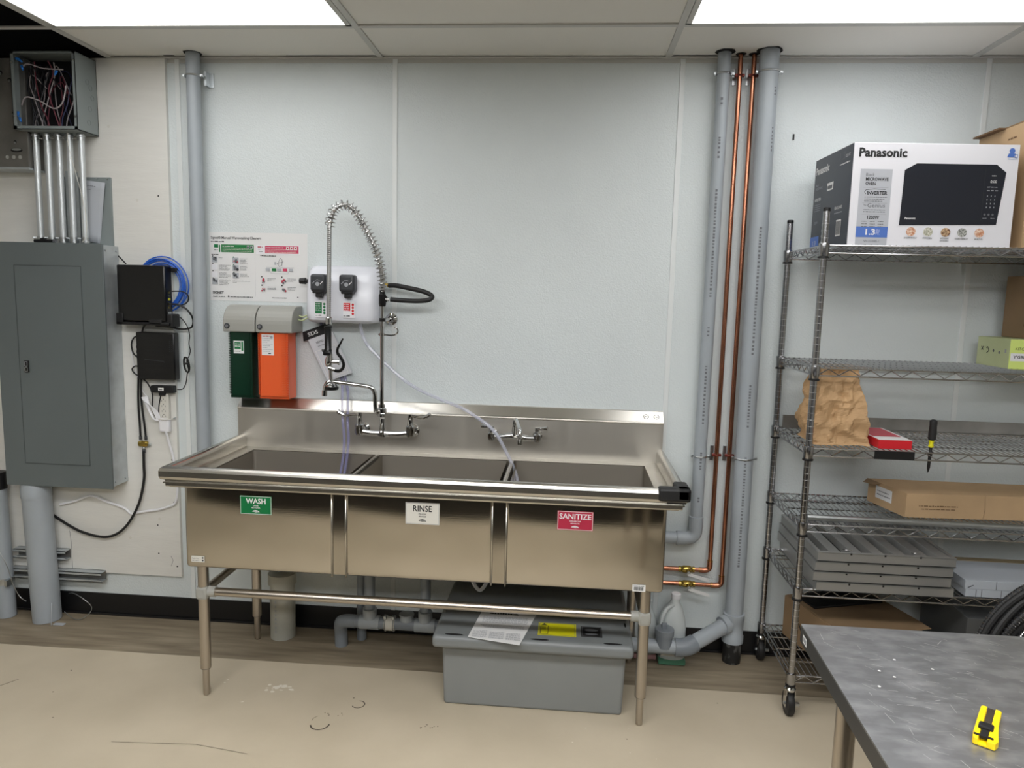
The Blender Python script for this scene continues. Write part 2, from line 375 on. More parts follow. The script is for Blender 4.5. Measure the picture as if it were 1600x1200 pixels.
for i,c in enumerate(cols):
    x=xs[i%5]+rr.uniform(-.008,.008); y=rr.uniform(-.15,-.05); w=rr.uniform(-.05,.06)
    cl=lambda v: max(jx0+.02,min(jx1-.02,v))
    pts=[(x,y,jz0+.004),(cl(x+w*.3),y-.005,2.31),(cl(x+w),y,rr.uniform(2.36,2.42)),(cl(x+w*rr.uniform(.2,2)),y+.01,rr.uniform(2.44,2.52))]
    if i%3!=1: pts+=[(cl(pts[-1][0]+rr.uniform(.02,.06)),y,rr.uniform(2.47,2.54)),(cl(pts[-1][0]+rr.uniform(.05,.09)),y-.005,rr.uniform(2.36,2.46))]
    else: pts+=[(cl(pts[-1][0]+rr.uniform(-.03,.03)),y,2.545)]
    MB().tube(spline(pts,7),.0024 if c!='wireblack' else .003,c,6).build('wire',t)
MB().tube(spline([(-2.02,-.145,2.51),(-1.99,-.15,2.528),(-1.92,-.15,2.51),(-1.83,-.15,2.505)],8),.0024,'wiregrey',6).build('wire',t)
MB().tube(spline([(-2.03,-.145,2.36),(-2.0,-.155,2.39),(-1.94,-.155,2.375),(-1.88,-.15,2.345),(-1.84,-.15,2.37),(-1.82,-.15,2.44)],8),.003,'wiregrey',6).build('wire',t)
for x,z,a in ((-2.028,2.545,.5),(-2.017,2.520,1.1),(-2.04,2.55,.2),(-1.86,2.50,1.8),(-2.045,2.33,1.4),(-2.04,2.305,1.0)):
    MB().cyl((x,-.15,z),(x+.02*cos(a),-.155,z-.02*sin(a)),.0065,'winenut',8,r1=.0035).build('wire_connector',t)
# conduits
names=['leftmost','second from the left','middle one','second from the right','rightmost']
for i,x in enumerate(xs):
    t=thing('metal_conduit',(x,-.09,1.777),'metal conduit above the electrical panel, '+names[i]+' of five','conduit','conduits above the electrical panel')
    MB().cyl((x,-.09,1.80),(x+.001,-.09,2.235),.0132,'conduit',16).build('tube',t)
    for z0,s in ((1.776,1),(2.2535,-1)):
        b=MB().lathe([(.016,0),(.016,.006*s),(.0185,.007*s),(.0185,.014*s),(.0155,.015*s),(.0155,.030*s)],(x,-.09,z0),(0,0,1),'zinc',12)
        b.cyl((x-.016,-.10,z0+.024*s),(x-.024,-.11,z0+.024*s),.0035,'zinc',8); b.build('connector',t)
tag(MB().tube(spline([(-1.845,-.12,2.254),(-1.842,-.125,2.20),(-1.82,-.125,2.10),(-1.80,-.11,1.98),(-1.785,-.11,1.87),(-1.792,-.115,1.80),(-1.81,-.11,1.785)],8),.0014,'offwhite',5).build('loose_wire'),'thin white wire dangling in front of the rightmost conduit','wire')
tag(MB().box(-1.917,-1.903,-.05,-.046,1.777,2.10,'galv').build('metal_strap'),'thin flat metal strap behind the conduits, left one of two','metal strap','straps behind the conduits')
tag(MB().box(-1.872,-1.858,-.05,-.046,1.777,2.095,'galv').build('metal_strap'),'thin flat metal strap behind the conduits, right one of two','metal strap','straps behind the conduits')
b=MB().box(-1.96,-1.716,-.034,-.024,1.765,2.077,'jbox',.002)
for x in (-1.78,-1.73): b.cyl((x,-.034,2.07),(x,-.037,2.07),.003,'zinc',8)
tag(b.build('metal_plate'),'grey metal plate on the wall behind the conduits','metal plate')
b=MB(); vs=[];fs=[]
for j in range(9):
    for i in range(6):
        u=i/5; v=j/8; vs.append((-1.838+(.105-.045*v)*u, -.038-.012*sin(u*2.2+v*2)-.006*v, 2.063-.012*u-.268*v))
for j in range(8):
    for i in range(5): a=j*6+i; fs.append([a,a+1,a+7,a+6])
b.add(vs,fs,'papergrey',True); q=PL((-1.838,-.058,2.06),(1,0,-.1),(0,0,1))
b.scribble(q,.012,.07,-.022,.004,'ink2',1,0); b.scribble(q,.012,.045,-.038,.003,'ink2',2,0)
o=b.build('hanging_paper'); md=o.modifiers.new('t','SOLIDIFY'); md.thickness=.0006
tag(o,'sheet of paper hanging against the metal plate right of the conduits','paper')
b=MB().cyl((-2.04,-.10,1.786),(-1.945,-.11,1.786),.008,'black',10).cyl((-1.945,-.11,1.786),(-1.93,-.112,1.786),.006,'ink2',10).box(-2.01,-1.99,-.107,-.09,1.778,1.799,'black',.002)
tag(b.build('marker_pen'),'black marker pen lying on top of the electrical panel','marker')

t=thing('electrical_panel',(-1.95,-.08,.677),'large dark grey electrical panel with closed door on the white board','electrical panel')
MB().box(-2.195,-1.697,-.142,-.025,.680,1.772,'galv',.002).build('enclosure',t)
b=MB().box(-2.205,-1.690,-.152,-.142,.672,1.777,'cover',.002)
for z in (.70,1.745,1.22):
    pass
b.build('cover',t)
b=MB().box(-2.105,-1.792,-.1535,-.150,.778,1.677,'cover',.001); pp=FRONT(0,-.1538,0)
b.frame2(pp,-2.105,.778,-1.792,1.677,.0022,'cover_edge',.0003); b.build('door',t)
b=MB().box(-2.080,-2.058,-.160,-.1535,1.198,1.252,'black',.002); lp=FRONT(0,-.160,0); b.frame2(lp,-2.076,1.202,-2.062,1.222,.002,'zinc'); b.frame2(lp,-2.076,1.226,-2.062,1.248,.002,'ink3'); b.build('latch',t)
for z in (.70,1.75):
    for y in (-.045,-.12): MB().cyl((-1.697,y,z),(-1.692,y,z),.005,'zinc',8).build('screw',t)
# big grey pipes from floor
t=thing('conduit_pipe',(-2.102,-.093,0),'thick grey plastic pipe rising from floor into the electrical panel','pipe')
MB().cyl((-2.090,-.093,0),(-2.108,-.093,.61),.061,'pvc',28).build('pipe',t)
MB().lathe([(.064,0),(.064,.055),(.061,.06),(.061,.067)],(-2.108,-.093,.605),(0,0,1),'pvc',28).build('coupling',t)
t=thing('conduit_pipe',(-2.30,-.083,0),'grey plastic pipe at the left picture edge with a metal strap clamp','pipe')
MB().cyl((-2.30,-.083,0),(-2.312,-.083,.64),.038,'pvc',24).build('pipe',t)
MB().lathe([(.042,0),(.042,.02),(.04,.025),(.04,.08)],(-2.312,-.083,.63),(0,0,1),'black',24).build('coupling',t)
MB().lathe([(.0395,0),(.0395,.03)],(-2.303,-.083,.165),(0,0,1),'zinc',24).box(-2.27,-2.255,-.13,-.09,.165,.195,'zinc',.002).build('clamp',t)
def strut(x0,x1,z0,z1,label):
    b=MB(); y=-.045
    for za,zb in ((z0,z0+.003),(z1-.003,z1)): b.box(x0,x1,-.065,-.024,za,zb,'galv')
    b.box(x0,x1,-.065,-.062,z1-.012,z1,'galv').box(x0,x1,-.065,-.062,z0,z0+.010,'galv').box(x0,x1,-.028,-.024,z0,z1,'steel_dark')
    tag(b.build('strut_channel'),label,'strut channel')
strut(-2.27,-2.005,.285,.33,'short metal strut channel on the wall behind the thick grey pipe, upper of two')
strut(-2.30,-1.83,.185,.23,'longer metal strut channel on the wall just above the black baseboard, lower of two')
def cable(name,pts,r,m,label,cat='cable',group=None,n=8,k=8):
    return tag(MB().tube(spline(pts,n),r,m,k).build(name),label,cat,group)
cable('coax_cable',[(-1.607,-.04,.83),(-1.608,-.04,.76),(-1.609,-.04,.702),(-1.625,-.042,.62),(-1.65,-.045,.55),(-1.70,-.045,.47),(-1.76,-.045,.42),(-1.83,-.045,.405),(-1.93,-.045,.425),(-2.01,-.04,.46),(-2.085,-.032,.50)],.0062,'black','thick black cable curving along the white board from splitter to grey pipe')
cable('white_wall_cable',[(-1.488,-.05,.928),(-1.480,-.036,.86),(-1.466,-.034,.80),(-1.455,-.034,.70),(-1.452,-.034,.64),(-1.465,-.034,.585),(-1.50,-.034,.565),(-1.549,-.034,.549),(-1.60,-.034,.54),(-1.65,-.036,.53),(-1.684,-.036,.524),(-1.72,-.034,.55),(-1.804,-.034,.575),(-1.883,-.034,.60),(-1.965,-.034,.57),(-2.04,-.034,.55)],.0055,'white','white cord sagging along the board from the power strip to the grey pipe')
cable('wire_loop',[(-2.03,-.02,.10),(-1.98,-.05,.115),(-1.92,-.07,.10),(-1.88,-.07,.06),(-1.90,-.08,.02),(-1.95,-.09,.004),(-2.02,-.07,.03)],.0016,'zinc','thin metal wire loop by the foot of the thick grey pipe','wire')
cable('wire_loop',[(-2.36,-.16,.44),(-2.28,-.17,.40),(-2.22,-.17,.30),(-2.19,-.17,.20),(-2.165,-.165,.14),(-2.13,-.17,.12)],.0016,'zinc','thin metal wire crossing in front of the left grey pipes','wire')
tag(MB().box(-2.02,-1.97,-.15,-.13,-.0005,.003,'papergrey').cyl((-2.02,-.16,.003),(-2.035,-.13,.10),.002,'papergrey',6).build('wire_tag'),'small pale tag on the floor by the thick grey pipe','tag')

# router
t=thing('router',(-1.55,-.06,1.43),'upper black router mounted on the white board beside the electrical panel','router')
MB().box(-1.665,-1.440,-.098,-.040,1.440,1.690,'blackgloss',.006).build('body',t)
b=MB(); rp=PL((-1.4395,-.098,1.44),(0,1,0),(0,0,1))
for i,z in enumerate((.06,.075,.095,.11,.125)):
    b.quad(rp,.018,z,.038,z+.011,'brass' if i!=2 else 'yellow',.001)
b.quad(rp,.014,.035,.044,.045,'zinc',.001); b.build('port_panel',t)
b=MB().box(-1.672,-1.640,-.104,-.03,1.425,1.475,'black',.003).box(-1.672,-1.425,-.104,-.026,1.423,1.436,'black',.003).box(-1.50,-1.415,-.09,-.026,1.415,1.475,'rubber',.006).box(-1.52,-1.46,-.104,-.09,1.425,1.45,'rubber',.004)
b.build('bracket',t)
t=thing('modem',(-1.515,-.05,1.175),'lower black modem with vent slots mounted on the board below the router','modem')
b=MB().box(-1.606,-1.424,-.068,-.026,1.173,1.389,'blackgloss',.005); mp_=FRONT(-1.606,-.068,1.173)
for i in range(8): b.quad(mp_,.045,.20-.022*i,.125,.203-.022*i,'rubber',.0006)
b.line(mp_,[(.04,.088),(.04,.092),(.13,.086),(.132,.080)],.0025,'darkgrey')
for i in range(6):
    for k in range(2): b.line(mp_,[(.158+.01*k,.13+.009*i),(.164+.01*k,.136+.009*i)],.0018,'darkgrey')
b.build('body',t)
for i in range(3): MB().box(-1.614,-1.606,-.055,-.045,1.30+.022*i-.03,1.312+.022*i-.03,'darkgrey',.001).build('port',t)
for i in range(8):
    pass
b=MB()
t=thing('network_cable_coil',(-1.505,-.05,1.5),'coil of bright blue network cable behind the black router','cable coil')
for i in range(7):
    r=.090+.0050*((i*3)%7); cx=-1.498+.005*(i%3); cz=1.600+.003*(i%4)
    pts=[(cx+r*cos(a)*(1+.02*sin(3*a+i)),-.030-.0012*i,cz+r*sin(a)*1.05) for a in [2*pi*k/40 for k in range(40)]]
    b.tube(pts,.0030,'blue',6,closed=True)
b.build('cable_loops',t)
MB().box(-1.442,-1.415,-.045,-.0245,1.662,1.682,'black',.003,mx=None).build('cable_tie',t)
cable('patch_cable',[(-1.437,-.07,1.575),(-1.40,-.065,1.578),(-1.378,-.055,1.575),(-1.362,-.05,1.56),(-1.362,-.05,1.535),(-1.385,-.05,1.518),(-1.415,-.05,1.515)],.0028,'black','thin black patch cable looping beside the blue coil')
cable('router_cable',[(-1.437,-.07,1.52),(-1.40,-.065,1.517),(-1.365,-.055,1.495),(-1.345,-.045,1.455),(-1.352,-.04,1.42),(-1.38,-.04,1.408),(-1.42,-.04,1.408),(-1.47,-.05,1.422),(-1.53,-.05,1.432),(-1.57,-.05,1.42),(-1.585,-.05,1.389)],.0042,'black','thick black cable looping from router ports down to the modem top')
cable('adapter_cable',[(-1.418,-.06,1.47),(-1.395,-.05,1.455),(-1.375,-.04,1.42),(-1.368,-.035,1.38),(-1.372,-.035,1.34),(-1.367,-.035,1.31),(-1.373,-.035,1.285),(-1.385,-.035,1.26),(-1.378,-.035,1.22),(-1.385,-.035,1.20),(-1.392,-.035,1.16),(-1.405,-.04,1.132),(-1.43,-.045,1.128)],.0022,'black','thin black cable from router down to the adapter with a bundled knot')
b=MB()
for i in range(4): b.tube([( -1.383+.012*cos(a)+.012*sin(a)*-.35+.003*i,-.045-.003*i,1.245+.035*sin(a)) for a in [2*pi*k/20 for k in range(20)]],.0026,'black',6,closed=True)
b.ring((-1.382,-.05,1.25),(0.2,0,1),.009,.003,'black',12,6)
tag(b.build('cable_bundle'),'small bundle of black cable tied beside the modem','cable bundle')
t=thing('power_adapter',(-1.49,-.045,1.11),'black inline power adapter with a small white label below the modem','power adapter')
b=MB().box(-1.549,-1.440,-.062,-.030,1.112,1.145,'black',.004); ap=FRONT(-1.549,-.062,1.112); b.build('body',t)
MB().quad(ap,.038,.010,.064,.024,'paper').scribble(ap,.042,.061,.014,.006,'ink').build('label_sticker',t)
MB().box(-1.513,-1.486,-.058,-.03,1.098,1.114,'black',.002).build('plug',t)
t=thing('power_strip',(-1.497,-.04,.93),'white power strip hanging upright on the board with a row of sockets','power strip')
b=MB().box(-1.522,-1.474,-.045,-.025,.985,1.108,'offwhite',.004).build('body',t); 
b=MB().box(-1.524,-1.472,-.05,-.025,.925,.992,'white',.009); b.build('switch_housing',t)
sp_=FRONT(-1.498,-.045,0)
for i in range(4):
    z=1.075-.024*i; MB().disc(sp_,0,z+.006,.0022,'ink',.0008,8).quad(sp_,-.009,z-.006,-.0075,z+.001,'ink').quad(sp_,.0075,z-.006,.009,z+.001,'ink').build('socket',t)
tag(MB().tube(spline([(-1.53,-.05,.99),(-1.50,-.052,.985),(-1.47,-.05,.988),(-1.455,-.035,.99)],5),.002,'offwhite',6).cyl((-1.455,-.024,.99),(-1.455,-.04,.99),.004,'zinc',8).build('cable_tie'),'white cable tie holding the power strip to a screw','cable tie')
b=MB()
for i in range(6):
    o_=.004*i
    b.tube(spline([(-1.575-o_,-.045,1.09-o_),(-1.565,-.05-o_*.5,1.06),(-1.545+o_,-.05,1.02),(-1.53+o_*.6,-.05,.985),(-1.545,-.048-o_*.4,.99),(-1.565-o_*.5,-.05,1.04),(-1.58-o_,-.046,1.085),(-1.575-o_,-.045,1.09-o_)],6),.0022,'white' ,6)
tag(b.build('white_cable_bundle'),'bundle of thin white cable hanging left of the power strip','cable bundle')
cable('white_cable',[(-1.606,-.04,1.375),(-1.64,-.035,1.35),(-1.648,-.035,1.30),(-1.64,-.034,1.23),(-1.62,-.034,1.16),(-1.60,-.035,1.11),(-1.57,-.04,1.08)],.0024,'white','thin white cable running down the left side of the modem')
cable('modem_cable',[(-1.606,-.04,1.372),(-1.632,-.04,1.36),(-1.645,-.04,1.33),(-1.638,-.04,1.29),(-1.615,-.045,1.272)],.0035,'black','short black cable arching left of the modem near its top')
cable('modem_power_cable',[(-1.607,-.045,1.228),(-1.63,-.04,1.23),(-1.648,-.038,1.215),(-1.635,-.04,1.195),(-1.60,-.045,1.178),(-1.57,-.045,1.15),(-1.55,-.045,1.10),(-1.553,-.045,1.04),(-1.54,-.045,1.0),(-1.525,-.045,1.005),(-1.52,-.045,1.05),(-1.51,-.045,1.098)],.003,'black','black power cable looping from modem side down behind the white bundle')
t=thing('coax_splitter',(-1.60,-.04,.85),'small brass coax splitter with two black cables above and one below','coax splitter')
MB().box(-1.632,-1.585,-.048,-.026,.852,.878,'brass',.008).box(-1.59,-1.573,-.04,-.028,.852,.868,'zinc',.004).build('body',t)
for x in (-1.621,-1.595): MB().cyl((x,-.037,.876),(x,-.037,.885),.0055,'zinc',8).cyl((x,-.037,.885),(x,-.037,.90),.0068,'darkgrey',10).build('connector',t)
MB().cyl((-1.607,-.037,.853),(-1.607,-.037,.833),.0055,'zinc',10).cyl((-1.607,-.037,.838),(-1.607,-.037,.822),.0075,'darkgrey',10).build('connector',t)
cable('coax_lead',[(-1.621,-.037,.895),(-1.622,-.037,.96),(-1.625,-.037,1.03),(-1.622,-.04,1.10),(-1.616,-.042,1.18)],.0048,'black','left of two parallel black coax leads below the modem','cable','coax leads below the modem')
cable('coax_lead',[(-1.595,-.037,.895),(-1.60,-.037,.96),(-1.607,-.037,1.03),(-1.608,-.04,1.10),(-1.603,-.042,1.18)],.0048,'black','right of two parallel black coax leads below the modem','cable','coax leads below the modem')
MBx=MB().cyl((-1.69,-.04,1.73),(-1.655,-.04,1.695),.003,'black',6); tag(MBx.build('panel_lead'),'short dark lead between electrical panel and router','cable')

# grey conduit left of sink
def clamp_part(t,x,y,z,r,m='zinc',w=.0035):
    b=MB().ring((x,y,z),(0,0,1),r+.002,w,m,28,6)
    for s in (-1,1): b.box(x+s*(r+.004)-.003,x+s*(r+.004)+(.013 if s>0 else -.007),y-.006,y+.006,z-.006,z+.006,m,.001); 
    for s in (-1,1): b.cyl((x+s*(r+.010),y-.010,z),(x+s*(r+.010),y+.008,z),.0045,m,8)
    b.build('clamp',t)
t=thing('vent_pipe',(-1.301,-.062,.6),'grey plastic pipe from ceiling running down left of the poster','pipe')
MB().cyl((-1.301,-.062,.78),(-1.301,-.062,H+.01),.0295,'pvc',24).build('pipe',t)
MB().tube(spline([(-1.301,-.060,.80),(-1.301,-.056,.755),(-1.275,-.048,.72),(-1.22,-.044,.70),(-1.0,-.044,.66),(-.93,-.044,.62),(-.918,-.048,.55),(-.918,-.085,.47),(-.918,-.110,.41),(-.918,-.11,.32)],6),.0295,'pvc',20).build('lower_pipe',t)
clamp_part(t,-1.301,-.062,2.505,.0295)
MB().box(-1.262,-1.252,-.045,-.006,2.47,2.53,'galv').box(-1.262,-1.235,-.012,-.006,2.47,2.53,'zinc').build('strut_bracket',t)
t=thing('floor_sleeve',(-.918,-.11,0),'off-white plastic pipe sleeve standing on the floor under the left basin','pipe')
b=MB().lathe([(.056,0),(.056,.255),(.063,.257),(.063,.305),(.058,.307),(.04,.307)],(-.918,-.11,0),(0,0,1),'pvcwhite',28)
sp2=PL((-.93,-.1705,0),(0,0,-1),(1,0,0)); 
for i in range(9): b.quad(PL((-.925,-.1678,.04),(0,0,1),(-1,0,0)),.02*i,0,.02*i+.010,.006,'ink3',.0012)
b.build('sleeve',t)

# ================================================================== POSTER
b=MB().box(-1.277,-.822,-.0075,-.0062,1.541,1.847,'paper'); p=FRONT(-1.277,-.0075,1.541)
b.text(p,'Signet® Manual Warewashing Cleaners',.008,.272,.016,'ink',w=.235,bold=.012)
b.scribble(p,.008,.07,.262,.005,'ink',3)
b.quad(p,.02,.224,.215,.252,'paper').quad(p,.056,.217,.208,.252,'green'); b.quad(p,.218,.212,.421,.252,'white'); b.quad(p,.26,.216,.415,.249,'pink')
b.quad(p,.022,.237,.042,.252,'green2').quad(p,.045,.217,.051,.250,'green2'); b.scribble(p,.022,.04,.226,.005,'ink2',4)
b.scribble(p,.062,.115,.242,.005,'paper',5).scribble(p,.062,.175,.235,.003,'offwhite',6).scribble(p,.062,.2,.228,.003,'offwhite',7).scribble(p,.062,.2,.221,.003,'offwhite',7)
for x in (.176,.192): b.quad(p,x,.235,x+.012,.248,'papergrey',.001).disc(p,x+.005,.241,.004,'ink',.0014,8)
b.scribble(p,.226,.25,.241,.006,'crimson',8).scribble(p,.226,.24,.232,.003,'ink2',8).scribble(p,.232,.248,.222,.004,'ink',8)
b.scribble(p,.264,.345,.24,.004,'paper',9)
for i in range(3): b.scribble(p,.264,.405,.232-.006*i,.0025,'offwhite',9+i)
for i in range(3): b.quad(p,.358+.018*i,.232,.372+.018*i,.246,'paper',.001).disc(p,.365+.018*i,.239,.004,'crimson',.0014,10)
b.scribble(p,.010,.045,.205,.004,'ink',12).scribble(p,.238,.31,.203,.0045,'ink',13)
for i in range(4):
    z=.175-.033*i; b.quad(p,.010,z-.004,.037,z+.022,'white' if i in(1,2) else 'papergrey').disc(p,.015,z+.024,.003,'ink',.001,8)
    rnd=random.Random(i)
    if i in (0,3):
        for k in range(5): b.disc(p,.016+rnd.random()*.016,z+.002+rnd.random()*.016,.003+rnd.random()*.004,'darkgrey' if k%2 else 'ink2',.0012+.0002*k,8)
    for k in range(5 if i else 2): b.scribble(p,.043,.1-rnd.random()*.02 if i else .06,z+.016-.0055*k,.0025,'ink2',i*9+k)
for i in range(3):
    z=.172-.034*i; b.quad(p,.107,z-.004,.136,z+.022,'papergrey').disc(p,.113,z+.024,.003,'green2',.001,8); rnd=random.Random(i+9)
    for k in range(6): b.disc(p,.113+rnd.random()*.018,z+.002+rnd.random()*.016,.003+rnd.random()*.004,('darkgrey','ink2','red2')[k%3] if i==0 else ('darkgrey','ink2')[k%2],.0012+.0002*k,8)
    for k in range(5-i): b.scribble(p,.142,.187-rnd.random()*.02,z+.016-.0055*k,.0025,'ink2',50+i*9+k)
b.scribble(p,.107,.19,.088,.0025,'ink2',77).scribble(p,.107,.125,.082,.0025,'ink2',78)
b.quad(p,.213,.02,.2134,.205,'ink3')
b.line(p,[(.32,.163),(.325,.185),(.332,.196),(.34,.185),(.337,.163),(.325,.158),(.315,.172),(.345,.180)],.0015,'ink2').line(p,[(.265,.153),(.393,.153)],.0015,'ink3').quad(p,.303,.165,.311,.178,'papergrey')
for x,c in ((.262,'papergrey'),(.291,'green'),(.315,'papergrey'),(.342,'pink'),(.369,'papergrey')): b.quad(p,x,.137,x+.02,.149,c,.0012).scribble(p,x+.003,x+.017,.140,.004,'ink2',80)
b.line(p,[(.286,.134),(.286,.126),(.366,.126),(.366,.134)],.001,'ink3')
for i,(x,z) in enumerate(((.237,.083),(.237,.045),(.331,.083),(.331,.045))):
    b.disc(p,x+.006,z+.028,.0035,'ink',.001,8); rnd=random.Random(i+30)
    for k in range(5): b.disc(p,x+.006+rnd.random()*.018,z+.002+rnd.random()*.014,.003+rnd.random()*.003,('crimson','ink2','red2')[k%3],.0012+.0002*k,7)
    for k in range(3): b.scribble(p,x+.032,x+.032+.04-.012*k*rnd.random(),z+.020-.0055*k,.0025,'ink2',90+i*5+k)
b.text(p,'SIGNET',.012,.030,.011,'ink',w=.052,bold=.03)
b.text(p,'diverlab',.013,.015,.007,'ink',w=.022,bold=.02); b.scribble(p,.04,.07,.016,.005,'ink2',60).disc(p,.086,.019,.004,'ink',.001,10).scribble(p,.095,.2,.016,.0045,'ink',61).scribble(p,.29,.36,.016,.004,'ink',62).disc(p,.41,.022,.003,'ink',.001,8)
tag(b.build('instruction_poster'),'white instruction poster with green and pink bands on the wall above the grey dispensers','poster')

# ================================================================== GREY WALL DISPENSERS WITH CARTRIDGES
def grey_disp(x0,x1,cx0,cx1,cm,label,cname):
    t=thing('product_dispenser',((x0+x1)/2,-.07,1.11),label,'dispenser','grey dispensers on the wall')
    prof=[(-.008,1.408),(-.142,1.408),(-.142,1.438)]
    for i in range(9):
        a=i/8*pi/2; prof.append((-.062-.080*cos(a),1.445+.080*sin(a)))
    prof+=[(-.008,1.525)]
    b=MB().extrude([(x0,y,z) for y,z in prof],(x1-x0,0,0),'greydisp'); o=b.build('housing',t)
    md=o.modifiers.new('b','BEVEL'); md.width=.004; md.segments=2; md.limit_method='ANGLE'; md.angle_limit=.9
    MB().cyl((x0+.02,-.142,1.433),(x0+.02,-.146,1.433),.012,'darkgrey',18).cyl((x0+.02,-.146,1.433),(x0+.02,-.149,1.433),.007,'ink2',14).build('lock',t)
    b=MB(); yf,yb=-.128,-.03
    b.extrude([(cx0,yb,1.41),(cx0,yf+.01,1.41),(cx0+.01,yf,1.41),(cx1-.01,yf,1.41),(cx1,yf+.01,1.41),(cx1,yb,1.41)],(0,0,-.285),cm)
    b.extrude([(cx0,yb,1.125),(cx0,yf+.01,1.125),(cx1,yf+.01,1.125),(cx1,yb,1.125)],(0,0,-.012),cm)
    for i in range(36):
        z=1.132+i*.0076
        b.box(cx0-.002,cx0+.004,yf+.001,yf+.012,z,z+.0035,cm); b.box(cx1-.026,cx1-.008,yf-.0022,yf+.003,z,z+.0035,cm); b.box(cx1-.004,cx1+.002,yf+.001,yf+.02,z,z+.0035,cm)
    c=b.build(cname,t)
    return t,c,yf
t,c,yf=grey_disp(-1.157,-1.013,-1.138,-1.035,'greencart','grey wall dispenser holding the dark green cartridge, left of two','green_cartridge')
q=FRONT(-1.116,yf,1.312); MB().quad(q,0,0,.047,.056,'paper').quad(q,.004,.020,.033,.050,'green2',.001).scribble(q,.006,.03,.04,.005,'paper',1,.0013).scribble(q,.006,.03,.03,.005,'paper',2,.0013).quad(q,.036,.012,.044,.052,'green2',.001).scribble(q,.004,.03,.008,.005,'ink2',3).build('product_label',c)
t,c,yf=grey_disp(-1.009,-.846,-1.004,-.872,'orangecart','grey wall dispenser holding the orange cartridge, right of two','orange_cartridge')
q=FRONT(-.988,yf,1.308); b=MB().quad(q,0,0,.055,.092,'paper'); b.scribble(q,.004,.04,.082,.005,'crimson',1)
for i in range(8): b.scribble(q,.004,.05-.012*(i%3),.072-.008*i,.003,'ink3',i)
b.disc(q,.045,.08,.006,'ink3').quad(q,.03,.006,.042,.010,'ink',.001).build('product_label',c)
cable('green_tubing',[(-.85,-.05,1.485),(-.83,-.06,1.478),(-.81,-.06,1.484),(-.80,-.06,1.49)],.0035,'limegreen','short pale green tube between the dispensers')
cable('green_tubing',[(-.85,-.06,1.468),(-.83,-.07,1.462),(-.81,-.07,1.470),(-.80,-.06,1.478)],.0035,'limegreen','lower pale green tube between the dispensers')

# ================================================================== WHITE CHEMICAL DISPENSER
t=thing('chemical_dispenser',(-.635,-.07,1.455),'white wall dispenser with two dark selector knobs behind the spring faucet','dispenser')
x0,x1=-.800,-.472
prof=[(-.008,1.458),(-.105,1.458),(-.125,1.470),(-.132,1.50),(-.120,1.60),(-.116,1.61),(-.114,1.625),(-.108,1.64),(-.085,1.685),(-.055,1.705),(-.008,1.708)]
def ring_at(x,s):
    cy,cz=-.008,1.58
    return [(x,cy+(y-cy)*s[0],cz+(z-cz)*s[1]) for y,z in prof]
b=MB(); secs=[ring_at(x0,(.55,.80)),ring_at(x0+.008,(.78,.92)),ring_at(x0+.022,(.93,.98)),ring_at(x0+.04,(1,1)),ring_at(x1-.05,(1,1)),ring_at(x1-.03,(.96,.99)),ring_at(x1-.016,(.88,.97)),ring_at(x1-.006,(.78,.94)),ring_at(x1,(.70,.90))]
vs=[v for s_ in secs for v in s_]; n_=len(prof); fs=[]
for k in range(len(secs)-1):
    for i in range(n_-1): fs.append([k*n_+i,k*n_+i+1,(k+1)*n_+i+1,(k+1)*n_+i])
fs.append(list(range(n_))); fs.append(list(range((len(secs)-1)*n_,len(secs)*n_)))
b.add(vs,fs,'whiteplastic',[True]*(len(fs)-2)+[False]*2); b.build('housing',t)
for k,(kx,gc) in enumerate(((-.721,'green2'),(-.595,'red'))):
    b=MB().box(kx-.034,kx+.034,-.165,-.108,1.592,1.667,'darkgrey',.012,seg=3).box(kx-.026,kx+.026,-.160,-.12,1.584,1.60,'black',.005).box(kx-.014,kx+.014,-.155,-.12,1.566,1.59,'black',.005)
    kp=FRONT(kx,-.165,1.63); b.disc(kp,0,-.006,.009,'ink3',.001,12); b.line(kp,[(-.022,-.004),(-.012,.006)],.003,'ink3',.001).line(kp,[(.012,-.006),(.024,.006)],.003,'paper',.001).line(kp,[(-.01,.009),(0,.013),(.01,.009)],.002,'ink3',.001)
    b.build('selector_knob',t)
    q=PL((kx-.024,-.1335,1.484),(1,0,0),(0,-.0,1)); b=MB().quad(q,0,-.002,.052,.068,'white',.0006)
    b.quad(q,.002,.014 if k==0 else .028,.032,.062,gc,.001)
    for i in range(4): b.scribble(q,.004,.028,.054-.009*i,.004,'white',i,.0013)
    for i in range(4): b.disc(q,.043,.055-.013*i,.0055,gc,.001,10)
    b.scribble(q,.002,.03,.004,.005,'ink2',5).scribble(q,.020,.03,.004,.006,'ink',6)
    b.build('product_label',t)
MB().cyl((-.80,-.05,1.637),(-.815,-.05,1.637),.009,'black',12).cyl((-.815,-.05,1.637),(-.842,-.05,1.637),.015,'black',8,r1=.013).build('inlet_plug',t)
MB().cyl((-.475,-.06,1.628),(-.448,-.065,1.628),.009,'black',12).cyl((-.448,-.065,1.628),(-.425,-.07,1.625),.009,'brass',10).build('inlet_connector',t)
q=PL((-.4715,-.095,1.48),(0,1,0),(0,0,1)); MB().quad(q,.03,.065,.05,.11,'yellow',.001).quad(q,.02,.0,.055,.06,'white',.001).quad(q,.025,.025,.05,.055,'ink',.0014).quad(q,.028,.004,.036,.02,'ink',.0014).build('side_label',t)
cable('black_hose',[(-.435,-.07,1.626),(-.40,-.075,1.626),(-.35,-.08,1.618),(-.28,-.085,1.604),(-.245,-.09,1.590),(-.238,-.095,1.578),(-.255,-.10,1.567),(-.30,-.11,1.562),(-.36,-.115,1.563),(-.415,-.118,1.566)],.0105,'rubber','black rubber hose looping right from white dispenser to the faucet riser','hose',n=8,k=12)
